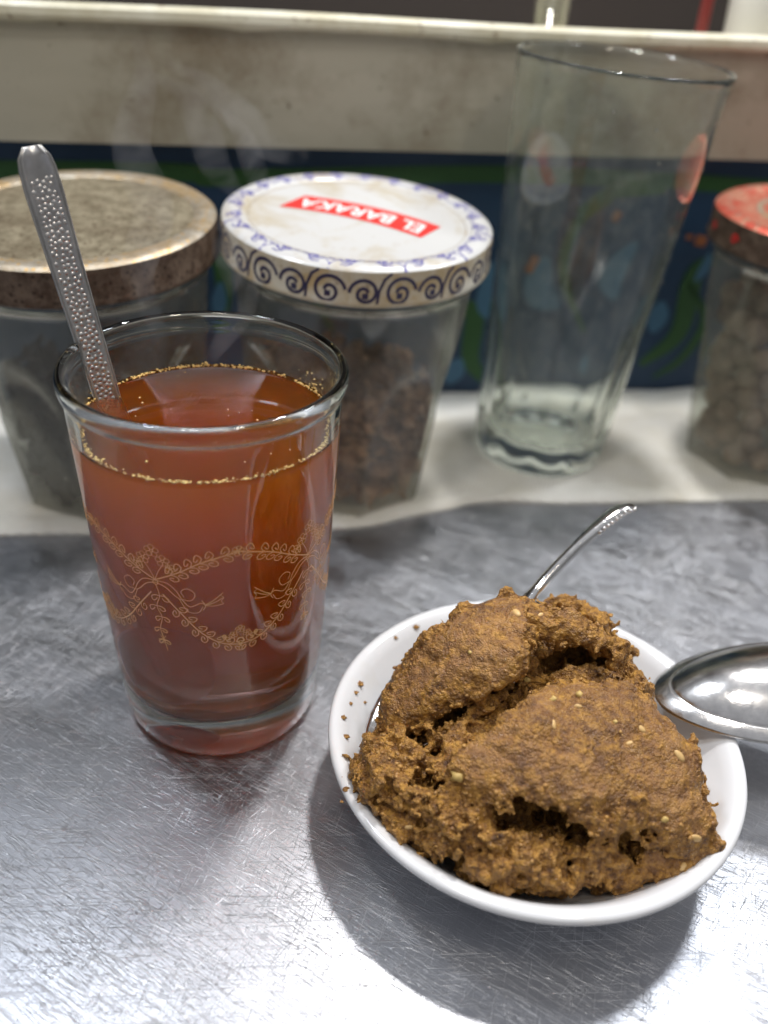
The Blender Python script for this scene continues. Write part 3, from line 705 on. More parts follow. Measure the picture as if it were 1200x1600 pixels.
def spoon_bowl(L, W, D, th=.07, n=40, m=26, ex_=2.1):
    """bowl: local x along (tip at +L/2), y across, z up; returns V,F with outer skin"""
    V, F = [], []
    def P(u, v, off):            # u radial 0..1, v angle
        ex = math.cos(v); ey = math.sin(v); k = 1-.16*ex   # narrower at the tip
        x = L/2*u*ex; y = W/2*u*ey*k; z = -D*(1-u**ex_)
        return (x*(1+off/L*1.2*u), y*(1+off/W*1.2*u), z-off*(1-.3*u))
    for off in (0, th):
        for i in range(m+1):
            for j in range(n*2): V.append(P(i/m, PI*j/n, off))
    q = n*2; tot = (m+1)*q
    for i in range(m):
        for j in range(q):
            k = (j+1) % q; F.append((i*q+j, i*q+k, (i+1)*q+k, (i+1)*q+j)); F.append((tot+i*q+j, tot+(i+1)*q+j, tot+(i+1)*q+k, tot+i*q+k))
    for j in range(q): k = (j+1) % q; F.append((m*q+j, m*q+k, tot+m*q+k, tot+m*q+j))
    return V, F
bV, bF = spoon_bowl(3.0, 1.9, .5, .06)
V = [sp_pt(y, z+.1, -x-1.2+ .0) for x, y, z in bV]; 
# shorter bowl so that it rests inside the glass bottom
V = [tuple(np.array(v)+Z*1.35) for v in V]
mesh('bowl', V, bF, MAT['spoonh'], ts)

# ------------------------------------------------------------------ plate
PX, PY, PZ, PR = 4.376, 16.76, 2.33, 5.46
pl = empty('saucer', (PX, PY, 0.004), label='round white opal glass saucer holding the brown sweet', cat='plate')
prof = [(0, .28), (3.0, .26), (3.25, .0), (3.5, .0), (3.62, .22), (4.1, .62), (4.55, 1.12), (4.92, 1.62), (5.2, 1.98), (5.38, 2.10), (5.46, 2.2), (5.46, 2.31), (5.38, 2.38), (5.26, 2.38), (5.12, 2.31), (4.96, 2.16),
        (4.8, 1.95), (4.5, 1.55), (4.1, 1.12), (3.6, .80), (3.0, .62), (2.0, .54), (0, .52)]
ps = spline(prof, 90)
V, F = lathe([(max(0, p[0]) if i not in (0, 90) else 0, p[1]) for i, p in enumerate(ps)], 160); mesh('dish', V, F, MAT['plate'], pl)

# ------------------------------------------------------------------ the sweet: layered slabs as a distance field, meshed with surface nets
def vnoise(P, seed):
    """value noise for arrays of points (N,3)"""
    rs = np.random.RandomState(seed); T = rs.rand(32, 32, 32).astype(np.float32)*2-1
    I = np.floor(P).astype(np.int32); f = (P-I).astype(np.float32); f = f*f*(3-2*f); I &= 31; J = (I+1) & 31
    x0, y0, z0 = I.T; x1, y1, z1 = J.T; fx, fy, fz = f.T
    a = T[x0, y0, z0]*(1-fx)+T[x1, y0, z0]*fx; b = T[x0, y1, z0]*(1-fx)+T[x1, y1, z0]*fx
    c = T[x0, y0, z1]*(1-fx)+T[x1, y0, z1]*fx; d = T[x0, y1, z1]*(1-fx)+T[x1, y1, z1]*fx
    return (a*(1-fy)+b*fy)*(1-fz)+(c*(1-fy)+d*fy)*fz
def cell(P, seed):
    """distance to the nearest jittered lattice point"""
    rs = np.random.RandomState(seed); T = rs.rand(16, 16, 16, 3).astype(np.float32)
    I = np.floor(P).astype(np.int32); best = np.full(len(P), 9., np.float32)
    for dx in (-1, 0, 1):
        for dy in (-1, 0, 1):
            for dz in (-1, 0, 1):
                K = I+np.array([dx, dy, dz]); k = K & 15; q = K+T[k[:, 0], k[:, 1], k[:, 2]]-P; best = np.minimum(best, (q*q).sum(1))
    return np.sqrt(best)
STEP = .052; X0 = np.array([-1.0, 10.6, .45]); X1 = np.array([9.6, 21.4, 7.3])
nx, ny_, nz_ = (np.ceil((X1-X0)/STEP)).astype(int)
gx = (X0[0]+STEP*np.arange(nx)).astype(np.float32); gy = (X0[1]+STEP*np.arange(ny_)).astype(np.float32); gz = (X0[2]+STEP*np.arange(nz_)).astype(np.float32)
GXX, GYY = np.meshgrid(gx, gy, indexing='ij')
# low resolution warp noise for edges, on a coarse grid then used in 2D
G2 = np.stack([GXX.ravel(), GYY.ravel(), np.zeros(GXX.size, np.float32)], 1)
def poly_sdf(px, py, Q):
    d = np.full(px.shape, 1e9, np.float32); s = np.ones(px.shape, np.float32); n = len(Q)
    for i in range(n):
        a = Q[i]; b = Q[i-1]; e = b-a; wx = px-a[0]; wy = py-a[1]; t = np.clip((wx*e[0]+wy*e[1])/(e@e), 0, 1)
        d = np.minimum(d, (wx-e[0]*t)**2+(wy-e[1]*t)**2)
        c1 = py >= a[1]; c2 = py < b[1]; c3 = e[0]*wy > e[1]*wx
        fl = (c1 & c2 & c3) | (~c1 & ~c2 & ~c3); s = np.where(fl, -s, s)
    return s*np.sqrt(d)
def slab(pts, thick, extra=(), edge=.22, ef=1.1, seed=1, drop=0.0, rnd=.35, bow=0.0):
    """pts: (px,py,z) of the upper surface outline; a sheet of that thickness under it"""
    W3 = np.array([at(a, b, c) for a, b, c in pts]); E3 = np.array([at(a, b, c) for a, b, c in list(pts)+list(extra)])
    x, y, z = E3.T; mx_, my_ = x.mean(), y.mean()
    A = np.stack([np.ones_like(x), x-mx_, y-my_, (x-mx_)**2, (y-my_)**2, (x-mx_)*(y-my_)], 1)
    lam = np.diag([0, 0, 0, .6, .6, .6]); co = np.linalg.solve(A.T@A+lam, A.T@z)
    dx, dy = GXX-mx_, GYY-my_
    zt = co[0]+co[1]*dx+co[2]*dy+co[3]*dx*dx+co[4]*dy*dy+co[5]*dx*dy
    nv = vnoise(G2*ef+seed*7.3, seed).reshape(GXX.shape)*edge+vnoise(G2*ef*3+seed*3.1, seed+50).reshape(GXX.shape)*edge*.5
    pd = poly_sdf(GXX, GYY, W3[:, :2])+nv
    zt = zt-drop*np.clip(1+pd/.8, 0, 1)**2
    sl = np.sqrt(1+co[1]**2+co[2]**2)
    zz = gz[None, None, :]; q = np.abs(zz-(zt-thick*sl/2)[:, :, None])/sl-thick/2
    p = pd[:, :, None]
    a = np.maximum(q+rnd, 0); b = np.maximum(p+rnd, 0)
    tn = np.clip((pd+.50+.25*vnoise(G2*1.3+seed, seed+9).reshape(GXX.shape))/.38, 0, 1); tn = tn*tn*(3-2*tn)
    low = np.clip((zt[:, :, None]-gz[None, None, :]-thick*sl*.55)/(.25*thick), 0, 1)
    tn = np.maximum(tn[:, :, None], low).astype(np.float32)
    return (np.minimum(np.maximum(p+rnd, q+rnd), 0)+np.sqrt(a*a+b*b)-rnd).astype(np.float32), (.035+.115*tn).astype(np.float32)
def blob(px, py, z, r, rot=0.0):
    c = at(px, py, z); dx = GXX-c[0]; dy = GYY-c[1]; u = dx*math.cos(rot)+dy*math.sin(rot); v = -dx*math.sin(rot)+dy*math.cos(rot)
    k = np.sqrt((u/r[0])[:, :, None]**2+(v/r[1])[:, :, None]**2+((gz[None, None, :]-c[2])/r[2])**2); return ((k-1)*min(r)).astype(np.float32)
cores, sheets = [], []
cores.append((blob(770, 1235, 2.2, (3.4, 2.5, 1.75), -.2), .30))
cores.append((blob(730, 1090, 2.9, (2.2, 1.9, 1.9), .5), .25))
cores.append((blob(960, 1240, 1.8, (2.4, 2.0, 1.2), -.5), .2))
cores.append((blob(880, 1060, 3.3, (1.9, 1.8, 1.35), -.3), .2))
cores.append((blob(890, 1005, 3.3, (1.5, .8, 1.35), -.3), .2))
cores.append((blob(955, 1075, 3.6, (1.1, 1.0, .9), -.3), .15))
big, bp = slab([(690, 1190, 4.2), (720, 1150, 4.5), (770, 1115, 4.75), (830, 1070, 4.95), (880, 1045, 5.0), (970, 1045, 4.85), (1020, 1085, 4.55), (1090, 1150, 4.1), (1115, 1230, 3.5), (1142, 1312, 2.75), (1085, 1318, 2.95), (1020, 1300, 3.25), (940, 1288, 3.6), (880, 1268, 3.9), (800, 1240, 4.15), (740, 1222, 4.2)],
               .50, [(950, 1160, 4.65), (1040, 1230, 4.0), (850, 1170, 4.7)], edge=.20, ef=1.5, seed=3, rnd=.20, drop=.25)
sheets.append((big, bp))
sheets.append(slab([(1040, 1290, 2.9), (1080, 1260, 3.1), (1120, 1270, 3.0), (1142, 1318, 2.6), (1100, 1350, 2.2), (1050, 1385, 1.9), (990, 1395, 1.8), (940, 1370, 2.0), (895, 1330, 2.4), (925, 1310, 2.6), (990, 1325, 2.6)], 1.0, edge=.16, seed=5))
scoop = [(580, 1134, 3.2), (607, 1072, 3.9), (646, 1012, 4.6), (694, 960, 5.2), (745, 930, 5.6), (790, 917, 5.8), (835, 930, 5.9), (842, 968, 5.95), (832, 1003, 5.8), (828, 1032, 5.5), (790, 1062, 5.2), (765, 1085, 4.8), (700, 1092, 4.4), (655, 1115, 3.9), (615, 1142, 3.3)]
sheets.append(slab(scoop, .75, [(700, 1020, 5.15), (760, 990, 5.75)], edge=.18, ef=1.5, seed=8, rnd=.25))
sheets.append(slab([(780, 932, 5.8), (840, 940, 6.0), (900, 945, 5.95), (945, 975, 5.7), (976, 1005, 5.3), (980, 1032, 5.0), (955, 1030, 5.15), (930, 1000, 5.45), (890, 985, 5.75), (850, 972, 5.9), (820, 970, 5.9)], .45, edge=.14, seed=9, rnd=.2))
sheets.append((blob(790, 935, 5.6, (.22, .22, .32), 0), .14)); sheets.append((blob(968, 1020, 4.9, (.28, .35, .35), 0), .14))
sheets.append(slab([(582, 1135, 2.9), (640, 1112, 3.5), (700, 1105, 3.9), (705, 1125, 3.8), (650, 1165, 3.3), (600, 1175, 2.8)], .7, edge=.18, seed=12))
for q in [(612, 1200, 2.85, (.60, .55, .62), .4), (648, 1185, 3.0, (.42, .45, .5), .2), (588, 1195, 2.2, (.5, .8, .6), .1), (600, 1245, 1.7, (.6, .8, .6), .3), (640, 1225, 2.5, (.35, .4, .4), 0)]: sheets.append((blob(*q), .15))
sheets.append(slab([(600, 1262, 2.1), (690, 1240, 2.9), (755, 1222, 3.4), (768, 1265, 3.1), (758, 1320, 2.6), (722, 1345, 2.2), (670, 1340, 1.9), (630, 1312, 1.8)], .9, edge=.14, seed=14, rnd=.3))
for q in [(830, 1348, 1.7, (1.10, .75, .70), 0.1), (720, 1365, 1.35, (.9, .5, .45), -.3), (850, 1320, 2.1, (.6, .45, .45), 0), (905, 1340, 2.0, (.5, .5, .5), 0), (770, 1350, 1.8, (.5, .4, .5), 0)]: sheets.append((blob(*q), .15))
def capsule(a, b, r):
    A = at(*a); B = at(*b); ba = B-A; gx3 = GXX[:, :, None]-A[0]; gy3 = GYY[:, :, None]-A[1]; gz3 = gz[None, None, :]-A[2]
    t_ = np.clip((gx3*ba[0]+gy3*ba[1]+gz3*ba[2])/(ba@ba), 0, 1)
    return (np.sqrt((gx3-ba[0]*t_)**2+(gy3-ba[1]*t_)**2+(gz3-ba[2]*t_)**2)-r).astype(np.float32)
def union(Fd, Am, L):
    for f, a in L:
        if Fd is None: Fd = f.copy(); Am = np.full(f.shape, a, np.float32) if np.isscalar(a) else a.copy(); continue
        k = .06; m_ = f < Fd; Am = np.where(m_, a, Am); h_ = np.maximum(k-np.abs(f-Fd), 0)/k; Fd = np.minimum(f, Fd)-h_*h_*k*.25
    return Fd, Am
def cut(Fd, L):
    for a, b, r in L:
        Fd = np.maximum(Fd, -capsule(a, b, r))
    return Fd
Fd, Am = union(None, None, cores)
Fd = cut(Fd, [((850, 1030, 4.75), (950, 1035, 4.5), .62), ((835, 1045, 4.8), (765, 1100, 4.1), .40), ((765, 1100, 4.1), (650, 1165, 3.1), .36), ((690, 1150, 3.5), (665, 1215, 2.7), .30), ((665, 1215, 2.7), (715, 1240, 2.7), .28),
              ((800, 1255, 3.1), (900, 1290, 2.9), .66), ((900, 1290, 2.9), (1040, 1315, 2.5), .42)])
Fd, Am = union(Fd, Am, sheets)
Fd = cut(Fd, [((870, 1022, 4.85), (940, 1028, 4.7), .34), ((840, 1048, 5.0), (775, 1092, 4.55), .13), ((775, 1092, 4.55), (655, 1155, 3.4), .24), ((680, 1150, 3.7), (668, 1200, 3.1), .2), ((820, 1270, 3.35), (880, 1290, 3.1), .30), ((1000, 1318, 2.75), (1035, 1300, 2.85), .16),
              ((775, 1262, 3.1), (768, 1325, 2.35), .15), ((890, 1305, 2.7), (893, 1350, 2.1), .10), ((675, 1350, 1.9), (735, 1350, 2.2), .08)])
Fd = cut(Fd, [((a_, b_, c_+.25), (a_, b_, c_-d_), r_) for a_, b_, c_, d_, r_ in [
    (905, 1026, 5.0, 1.4, .40), (868, 1028, 5.0, 1.3, .34), (938, 1030, 4.9, 1.2, .28), (845, 1044, 5.0, 1.0, .22), (800, 1075, 4.7, .8, .16),
    (838, 1272, 3.6, 1.4, .24), (866, 1280, 3.5, 1.4, .24), (815, 1264, 3.7, 1.0, .2), (1012, 1312, 3.0, .9, .18), 
    (770, 1094, 4.6, .9, .2), (745, 1106, 4.5, 1.0, .22), (720, 1117, 4.3, 1.1, .26), (690, 1134, 4.0, 1.1, .26), (668, 1152, 3.7, 1.0, .2), (683, 1172, 3.6, .9, .17), (668, 1215, 3.3, 1.0, .20), (690, 1228, 3.2, .9, .18), (640, 1238, 2.9, .8, .14),
    (785, 1262, 3.3, .9, .16), (783, 1292, 3.0, .9, .16), (779, 1322, 2.5, .7, .15), (893, 1328, 2.5, .7, .12), (888, 1350, 2.2, .6, .10), (735, 1352, 2.1, .7, .12), (700, 1352, 1.9, .6, .1), (640, 1150, 3.3, .7, .12)]])
import mathutils
Rs = mathutils.Matrix.Rotation(3.892, 3, 'Z') @ mathutils.Matrix.Rotation(.385, 3, 'Y') @ mathutils.Matrix.Rotation(.439, 3, 'X')
rimp = []
for v_ in np.linspace(-3.0, 3.0, 61):
    q = Rs @ Vector((3.1*math.cos(v_), 2.05*math.sin(v_)*(1-.16*math.cos(v_)), 0)); rimp.append(np.array([2.14, 17.709, 3.348])+np.array(q))
rimp = [p for p in rimp if (p[0]-2.14)*.632-(p[1]-17.709)*.678 > .9]
for p in rimp:
    dd = (np.sqrt((GXX[:, :, None]-p[0])**2+(GYY[:, :, None]-p[1])**2+(gz[None, None, :]-p[2])**2)-.20).astype(np.float32); Am = np.where(dd < Fd, .15, Am); Fd = np.minimum(Fd, dd)
# keep it inside the dish and above it
rr_ = np.hypot(GXX-PX, GYY-PY); zp = np.interp(rr_, [0, 2, 3, 3.6, 4.1, 4.5, 4.8, 5.1, 5.5], [.53, .55, .63, .80, 1.13, 1.56, 1.96, 2.32, 2.42]).astype(np.float32)
Fd = np.maximum(Fd, (zp[:, :, None]+.0-gz[None, None, :])*.75)
idx = np.where(np.abs(Fd.ravel()) < .75)[0]; iz = idx % nz_; iy = (idx//nz_) % ny_; ix = idx//(nz_*ny_)
P = np.stack([gx[ix], gy[iy], gz[iz]], 1); amp = Am.ravel()[idx]
big_sm = np.clip(amp/.16, .0, 1.4)
torn = np.clip((amp-.04)/.10, 0, 1); disp = big_sm*(.15*vnoise(P*1.5, 21)+.10*vnoise(P*3.3, 22)+.09*vnoise(P*7, 23)) + (.35+.65*big_sm)*.036*vnoise(P*13, 24)
cn = cell(P*5.2, 3); cn2 = cell(P*9.5, 4)
mk = np.clip(vnoise(P*1.1, 31)*1.6+.1, 0, 1)*(.25+.75*np.clip(big_sm, 0, 1))
disp += (np.minimum(cn, .75)-.5)*.16*mk*np.clip(big_sm*1.4, .12, 1) + (np.minimum(cn2, .75)-.5)*.06*(.35+.65*np.clip(big_sm, 0, 1))
disp += np.where(big_sm < .5, .09*vnoise(P*1.1, 41)+.05*vnoise(P*3.2, 42)+.03*vnoise(P*7, 43), 0)
cr = np.abs(vnoise(P*1.9, 55))     # cracks
disp += np.clip(.05-cr, 0, .05)*1.2*np.clip(vnoise(P*.8, 56)+.3, 0, 1)
Ff = Fd.ravel().copy(); Ff[idx] += disp; Fd = Ff.reshape(Fd.shape); Tn = np.zeros(Ff.size, np.float32); Tn[idx] = torn; Tn = Tn.reshape(Fd.shape)
Fd = np.maximum(Fd, (zp[:, :, None]+.0-gz[None, None, :])*.75)
Fd[0] = Fd[-1] = 1; Fd[:, 0] = Fd[:, -1] = 1; Fd[:, :, 0] = Fd[:, :, -1] = 1
def nets(Fg, org, st):
    s = Fg < 0; a = s[:-1, :-1, :-1]; allc = np.zeros(a.shape, np.int8)
    cs = [(i, j, k) for i in (0, 1) for j in (0, 1) for k in (0, 1)]; sh = a.shape
    def sub(A, c): return A[c[0]:c[0]+sh[0], c[1]:c[1]+sh[1], c[2]:c[2]+sh[2]]
    for c in cs: allc += sub(s, c)
    act = (allc > 0) & (allc < 8); ci = np.argwhere(act); vid = -np.ones(sh, np.int64); vid[act] = np.arange(len(ci))
    acc = np.zeros((len(ci), 3)); cnt_ = np.zeros(len(ci))
    vals = {c: sub(Fg, c)[act].astype(float) for c in cs}
    for c in cs:
        for ax in range(3):
            if c[ax] == 0:
                d = list(c); d[ax] = 1; d = tuple(d); f0, f1 = vals[c], vals[d]; m_ = (f0 < 0) != (f1 < 0)
                t = np.where(m_, f0/np.where(m_, f0-f1, 1), 0); p = np.array(c, float)[None].repeat(len(ci), 0); p[:, ax] = t
                acc += np.where(m_[:, None], p, 0); cnt_ += m_
    V = (ci+acc/cnt_[:, None])*st+org; Fq = []
    for ax in range(3):
        b, c2 = [q for q in range(3) if q != ax]
        s0 = s; sl0 = [slice(1, -1)]*3; sl0[ax] = slice(0, -1); sl1 = list(sl0); sl1[ax] = slice(1, None)
        A, B = s[tuple(sl0)], s[tuple(sl1)]; m_ = A != B; q = np.argwhere(m_); off = np.array([1, 1, 1]); off[ax] = 0; q = q+off
        inside = A[m_]
        def vi(db, dc): r = q.copy(); r[:, b] += db; r[:, c2] += dc; return vid[r[:, 0], r[:, 1], r[:, 2]]
        quad = np.stack([vi(-1, -1), vi(0, -1), vi(0, 0), vi(-1, 0)], 1)
        flip = inside if ax != 1 else ~inside
        quad = np.where(flip[:, None], quad, quad[:, ::-1]); Fq.append(quad)
    Fq = np.concatenate(Fq); Fq = Fq[(Fq >= 0).all(1)]; return V, Fq
MV, MF = nets(Fd, X0, STEP)
# drop loose islands smaller than the heap: keep the large connected parts
par = np.arange(len(MV))
for _ in range(60):
    new = par.copy()
    for c_ in range(4):
        a_, b_ = MF[:, c_], MF[:, (c_+1) % 4]; m_ = np.minimum(par[a_], par[b_]); np.minimum.at(new, a_, m_); np.minimum.at(new, b_, m_)
    new = new[new]; 
    if (new == par).all(): break
    par = new
lab, cn_ = np.unique(par, return_counts=True); keepl = set(lab[cn_ > 400].tolist()); km = np.isin(par, list(keepl))
MF = MF[km[MF[:, 0]]]; remap = -np.ones(len(MV), np.int64); used = np.unique(MF); remap[used] = np.arange(len(used)); MV = MV[used]; MF = remap[MF]
print('sweet verts', len(MV), 'quads', len(MF))
sweet = empty('sweet_mound', (PX, PY, .5), label='crumbly brown ground almond and sesame sweet heaped on the white saucer', cat='sweet')
me = bpy.data.meshes.new('heap'); Vs = ((MV-np.array([PX, PY, .5]))*S).astype(np.float32)
me.vertices.add(len(Vs)); me.vertices.foreach_set('co', Vs.ravel()); me.loops.add(MF.size); me.loops.foreach_set('vertex_index', MF.astype(np.int32).ravel())
me.polygons.add(len(MF)); me.polygons.foreach_set('loop_start', np.arange(0, MF.size, 4, dtype=np.int32)); me.polygons.foreach_set('use_smooth', np.ones(len(MF), bool))
me.update(calc_edges=True); me.materials.append(MAT['food'])
gi = np.clip(np.round((MV-X0)/STEP).astype(int), 0, np.array(Fd.shape)-1); tv_ = Tn[gi[:, 0], gi[:, 1], gi[:, 2]]
at_ = me.attributes.new('torn', 'FLOAT', 'POINT'); at_.data.foreach_set('value', tv_.astype(np.float32))
ho = bpy.data.objects.new('heap', me); C.objects.link(ho); ho.parent = sweet
bvh = BVHTree.FromPolygons([Vector(v) for v in MV.tolist()], MF.tolist())
def hit(px, py):
    d = Vector(ray(px, py)).normalized(); r = bvh.ray_cast(Vector((0, 0, CH)), d); return r[0], r[1]
def embed(name, px, py, size, mat, ang, sink=.35, **k):
    p, n = hit(px, py)
    if p is None: return
    V, F = ico(2, 1.0, .05 if name == 'sesame_seed' else .28, px); q = n.to_track_quat('Z', 'Y').to_matrix() @ Matrix.Rotation(ang, 3, 'Z')
    V = [tuple(q @ Vector((v[0]*size[0]*(1-.25*v[0]), v[1]*size[1]*(1-.25*v[0]), v[2]*size[2]))) for v in V]
    c = p - n*size[2]*sink - Vector((PX, PY, .5)); mesh(name, V, F, mat, sweet, loc=tuple(c))
for (px, py, L, a) in [(1090, 1311, .17, -.5), (1064, 1183, .17, -1.2), (1003, 1139, .14, -.9), (1068, 1352, .13, 1.2), (866, 1130, .12, .5), (808, 958, .16, .1), (905, 1104, .10, 0), (640, 1293, .10, 0), (985, 1160, .09, 1), (845, 960, .1, .5)]:
    embed('sesame_seed', px, py, (L*1.05, L*.55, L*.34), MAT['seed'], a)
for (px, py, L) in [(716, 1214, .17), (866, 1092, .09), (905, 1085, .11), (825, 1062, .09), (1040, 1280, .09), (962, 1128, .06), (735, 1020, .06)]:
    embed('nut_piece', px, py, (L, L*.8, L*.7), MAT['nut'], .3, .1)
# small granules scattered over the surface
rs = np.random.RandomState(77); fn = MF[rs.choice(len(MF), 6500)]; cen = MV[fn].mean(1); V, F = [], []
e1 = MV[fn[:, 1]]-MV[fn[:, 0]]; e2 = MV[fn[:, 2]]-MV[fn[:, 0]]; nn = np.cross(e1, e2); nn /= np.linalg.norm(nn, axis=1)[:, None]+1e-9
msk = vnoise(cen*1.6, 61)+.5*vnoise(cen*4, 62); bv, bf = ico(1, 1.0); bv = np.array(bv); allV = []; allF = []; c0 = 0
for i in range(len(cen)):
    if tv_[fn[i, 0]] < .4 and rs.rand() < .93: continue
    if msk[i] < -.25: continue
    r = .018+.05*rs.rand()**2.5; v = bv*(1+.25*rs.randn(len(bv), 1))*r*np.array([1, rs.uniform(.7, 1.2), rs.uniform(.6, 1)])+cen[i]-np.array([PX, PY, .5])
    allV.append(v); allF += [tuple(c0+j for j in f) for f in bf]; c0 += len(bv)
mesh('granules', np.concatenate(allV), allF, MAT['grain'], sweet, kind='stuff')
# crumbs on the dish's rim
ordn = {}
CR_ = sorted([(536, 1122, .09), (548, 1100, .07), (540, 1152, .10), (541, 1235, .10), (536, 1216, .05), (563, 1070, .12), (556, 1083, .08), (618, 997, .08), (650, 980, .09), (648, 1002, .10), (570, 1098, .06), (534, 1253, .05)], key=lambda q: q[1])
ORD = ['topmost', 'second', 'third', 'fourth', 'fifth', 'sixth', 'seventh', 'eighth', 'ninth', 'tenth', 'eleventh', 'lowest']
for i, (px, py, r) in enumerate(CR_):
    z = 2.25
    for _ in range(8):
        p = at(px, py, z); rr = math.hypot(p[0]-PX, p[1]-PY); z = float(np.interp(rr, [0, 2, 3, 3.6, 4.1, 4.5, 4.8, 4.96, 5.12, 5.26, 5.46], [.53, .54, .62, .80, 1.12, 1.55, 1.95, 2.16, 2.31, 2.38, 2.31]))
    V, F = ico(2, r, .34, i); mesh('crumb', [(v[0], v[1]*.75, v[2]*.5) for v in V], F, MAT['food'], loc=(p[0], p[1], z+r*.3), label='small brown crumb on the left rim of the saucer, %s counting down from the spoon' % ORD[i], cat='crumb', group='crumbs on the rim of the saucer')

# ------------------------------------------------------------------ spoons on the plate
def make_spoon(name, bowl_c, heading, pitch, roll, L, W, D, handle, mat, **k):
    e = empty(name, bowl_c, (0, 0, 0), **k)
    R = Matrix.Rotation(heading, 3, 'Z') @ Matrix.Rotation(-pitch, 3, 'Y') @ Matrix.Rotation(roll, 3, 'X')
    V, F = spoon_bowl(L, W, D, .045, ex_=3.0 if D > 1.2 else 2.1); V = [tuple(R @ Vector(v)) for v in V]; mesh('bowl', V, F, mat, e)
    V, F = [], []; n = 40; sect = [(-1, 0), (-.8, .8), (0, 1), (.8, .8), (1, 0), (.8, -.8), (0, -1), (-.8, -.8)]
    for i in range(n+1):
        t = i/n; c = handle(t); hw = c[2]; th = c[3]
        x0 = c[0]; z0 = c[1]
        for a, b in sect: V.append(tuple(R @ Vector((-x0, a*hw, z0+b*th))))
    for i in range(n):
        for j in range(8): F.append((i*8+j, i*8+(j+1) % 8, (i+1)*8+(j+1) % 8, (i+1)*8+j))
    F.append(tuple(range(7, -1, -1))); F.append(tuple(n*8+j for j in range(8)))
    mesh('handle', V, F, mat, e); return e, R
# serving spoon under the scoop: tip lower left, handle to the upper right
Ltot = 7.5
def h1(t):
    x = 2.9+t*(Ltot-2.9); return (x, .14*math.sin(PI*t) - .16*max(0, (t-.85)/.15)**2, float(np.interp(t, [0, .1, .5, .85, .97, 1], [.25, .16, .14, .27, .30, .18])), float(np.interp(t, [0, .2, .8, 1], [.10, .15, .16, .12])))
# the handle runs along the bowl's -x
sp1, R1 = make_spoon('serving_spoon', (2.14, 17.709, 3.348), 3.892, -.385, .439, 6.2, 4.1, 1.0, h1, MAT['spoon'], label='steel spoon buried under the sweet, handle rising behind to the right', cat='spoon')
V, F = [], []
for i in range(9):
    x = Ltot-1.5+i*.17; t = (x-2.9)/(Ltot-2.9); c = h1(min(1, t))
    for sd in (-1, 1):
        v, f = ico(1, .075); s = len(V); V += [tuple(R1 @ Vector((-x+q[0]*1.1, q[1]*1.2+sd*.95*c[2], c[1]-.03+q[2]*1.2))) for q in v]; F += [tuple(s+j for j in q) for q in f]
mesh('beaded_end', V, F, MAT['spoon'], sp1)
# resting spoon at the right
def h2(t): return (3.1+t*9.5, .06+.5*math.sin(PI*t*.8), float(np.interp(t, [0, .1, .4, 1], [.5, .3, .24, .5])), .07)
sp2, R2 = make_spoon('resting_spoon', (11.177, 18.452, 2.75), PI, -.136, -.009, 1.0, .5, .2, h2, MAT['spoon2'], label='steel spoon lying face down with its domed bowl on the right rim of the saucer', cat='spoon')
def dome_spoon(L, W, Hh, th=.05, n=44, cr=.84):
    us = list(np.linspace(0, cr-.012, 26))+[cr, cr+.012]+list(np.linspace(cr+.03, 1, 6)); V, F = [], []
    def zz(u):
        if u <= cr: return .24+(Hh-.24)*(1-(u/cr)**2.3) - (.012 if u > cr-.006 else 0)
        return .24*(1-((u-cr)/(1-cr))**1.3)
    for off in (0, -th):
        for u in us:
            for j in range(2*n):
                v = PI*j/n; V.append((L/2*u*math.cos(v)*(1+off*.2), W/2*u*math.sin(v)*(1-.16*math.cos(v))*(1+off*.2), zz(u)+off))
    q = 2*n; m = len(us)-1; tot = len(us)*q
    for i in range(m):
        for j in range(q): k = (j+1) % q; F.append((i*q+j, (i+1)*q+j, (i+1)*q+k, i*q+k)); F.append((tot+i*q+j, tot+i*q+k, tot+(i+1)*q+k, tot+(i+1)*q+j))
    for j in range(q): k = (j+1) % q; F.append((m*q+j, tot+m*q+j, tot+m*q+k, m*q+k))
    return V, F
for ch in list(sp2.children):
    if ch.name.startswith('bowl'): bpy.data.objects.remove(ch)
V, F = dome_spoon(6.6, 3.98, .99); mesh('bowl', [tuple(R2 @ Vector(v)) for v in V], F, MAT['spoon2'], sp2)
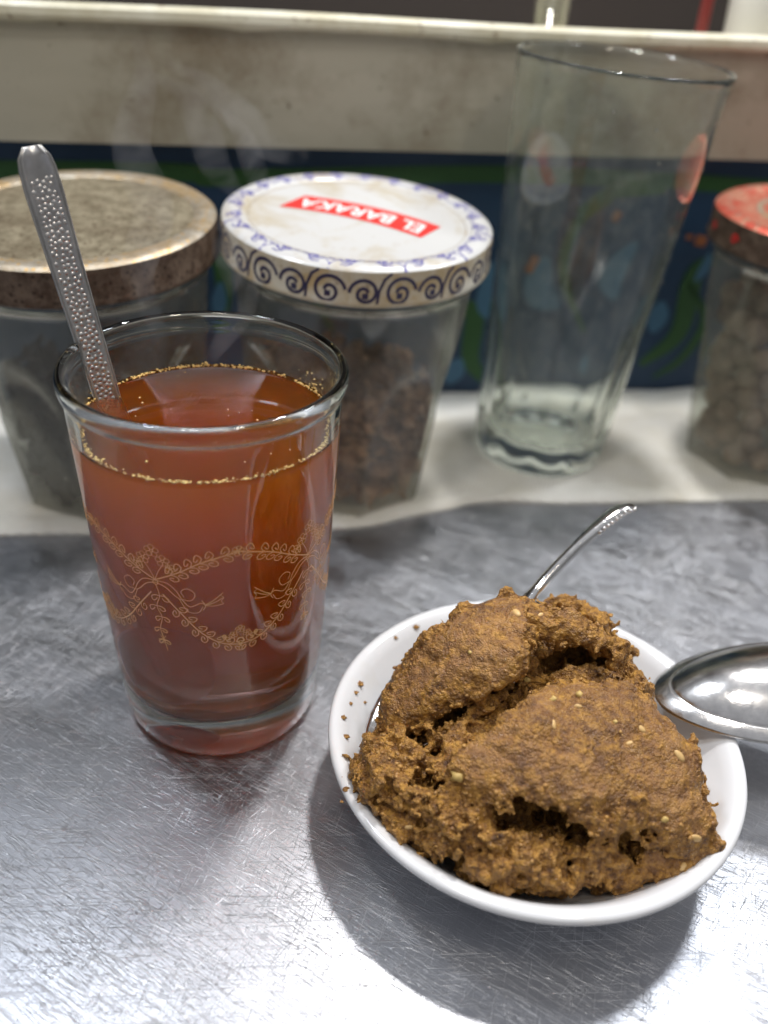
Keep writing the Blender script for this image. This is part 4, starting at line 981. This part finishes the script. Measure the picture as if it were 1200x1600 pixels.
# ------------------------------------------------------------------ steam over the tea
t = NT('steam'); sn = t.noise(95, 3, .6, dist=.8)
dn = t.math('MULTIPLY', t.ramp(sn, [(.38, 0.02), (.66, 1.0)]), 15.0)
pv = t.n('VolumePrincipled', {'Color': (.95, .96, 1.0), 'Density': dn, 'Anisotropy': .2}); t.t.links.new(pv.outputs[0], t.out.inputs['Volume'])
V, F = [], []
def wisp(pts, yy, w, th):
    P = spline([aty(a, b, c) for (a, b), c in zip(pts, yy)], 26); s0 = len(V); n = 14
    for i, p in enumerate(P):
        tt = P[min(i+1, 26)]-P[max(i-1, 0)]; tt /= np.linalg.norm(tt); d = np.array([0, 1., .2]); a = np.cross(tt, d); a /= np.linalg.norm(a); b = np.cross(a, tt); q = i/26; ww = w*(.25+.75*math.sin(PI*min(.98, .06+q)))
        for k in range(n): V.append(tuple(p+a*ww*math.cos(2*PI*k/n)+b*th*(.3+.7*math.sin(PI*min(.97, .08+q)))*math.sin(2*PI*k/n)))
    for i in range(26):
        for k in range(n): j = (k+1) % n; F.append((s0+i*n+k, s0+i*n+j, s0+(i+1)*n+j, s0+(i+1)*n+k))
    F.append(tuple(s0+k for k in range(n-1, -1, -1))); F.append(tuple(s0+26*n+k for k in range(n)))
wisp([(478, 246), (420, 226), (372, 178), (318, 132), (262, 96)], [19, 19.3, 19.6, 19.8, 20], .36, .42)
wisp([(372, 300), (338, 262), (318, 205), (292, 150), (240, 120)], [20, 20, 20.2, 20.3, 20.4], .38, .5)
wisp([(420, 330), (400, 270), (380, 215), (345, 165)], [20.6, 20.6, 20.7, 20.8], .30, .4)
wisp([(250, 520), (215, 430), (240, 330), (205, 230), (225, 130), (215, 60)], [20.8, 20.8, 20.7, 20.6, 20.6, 20.6], .5, .5)
wisp([(330, 560), (380, 470), (352, 380), (372, 300)], [20.8, 20.6, 20.3, 20.0], .4, .4)
o = mesh('steam', V, F, t.m, label='faint wisps of steam rising over the glass of tea', cat='steam', kind='stuff')
bm = bmesh.new(); bm.from_mesh(o.data); bmesh.ops.recalc_face_normals(bm, faces=bm.faces); bm.to_mesh(o.data); bm.free()
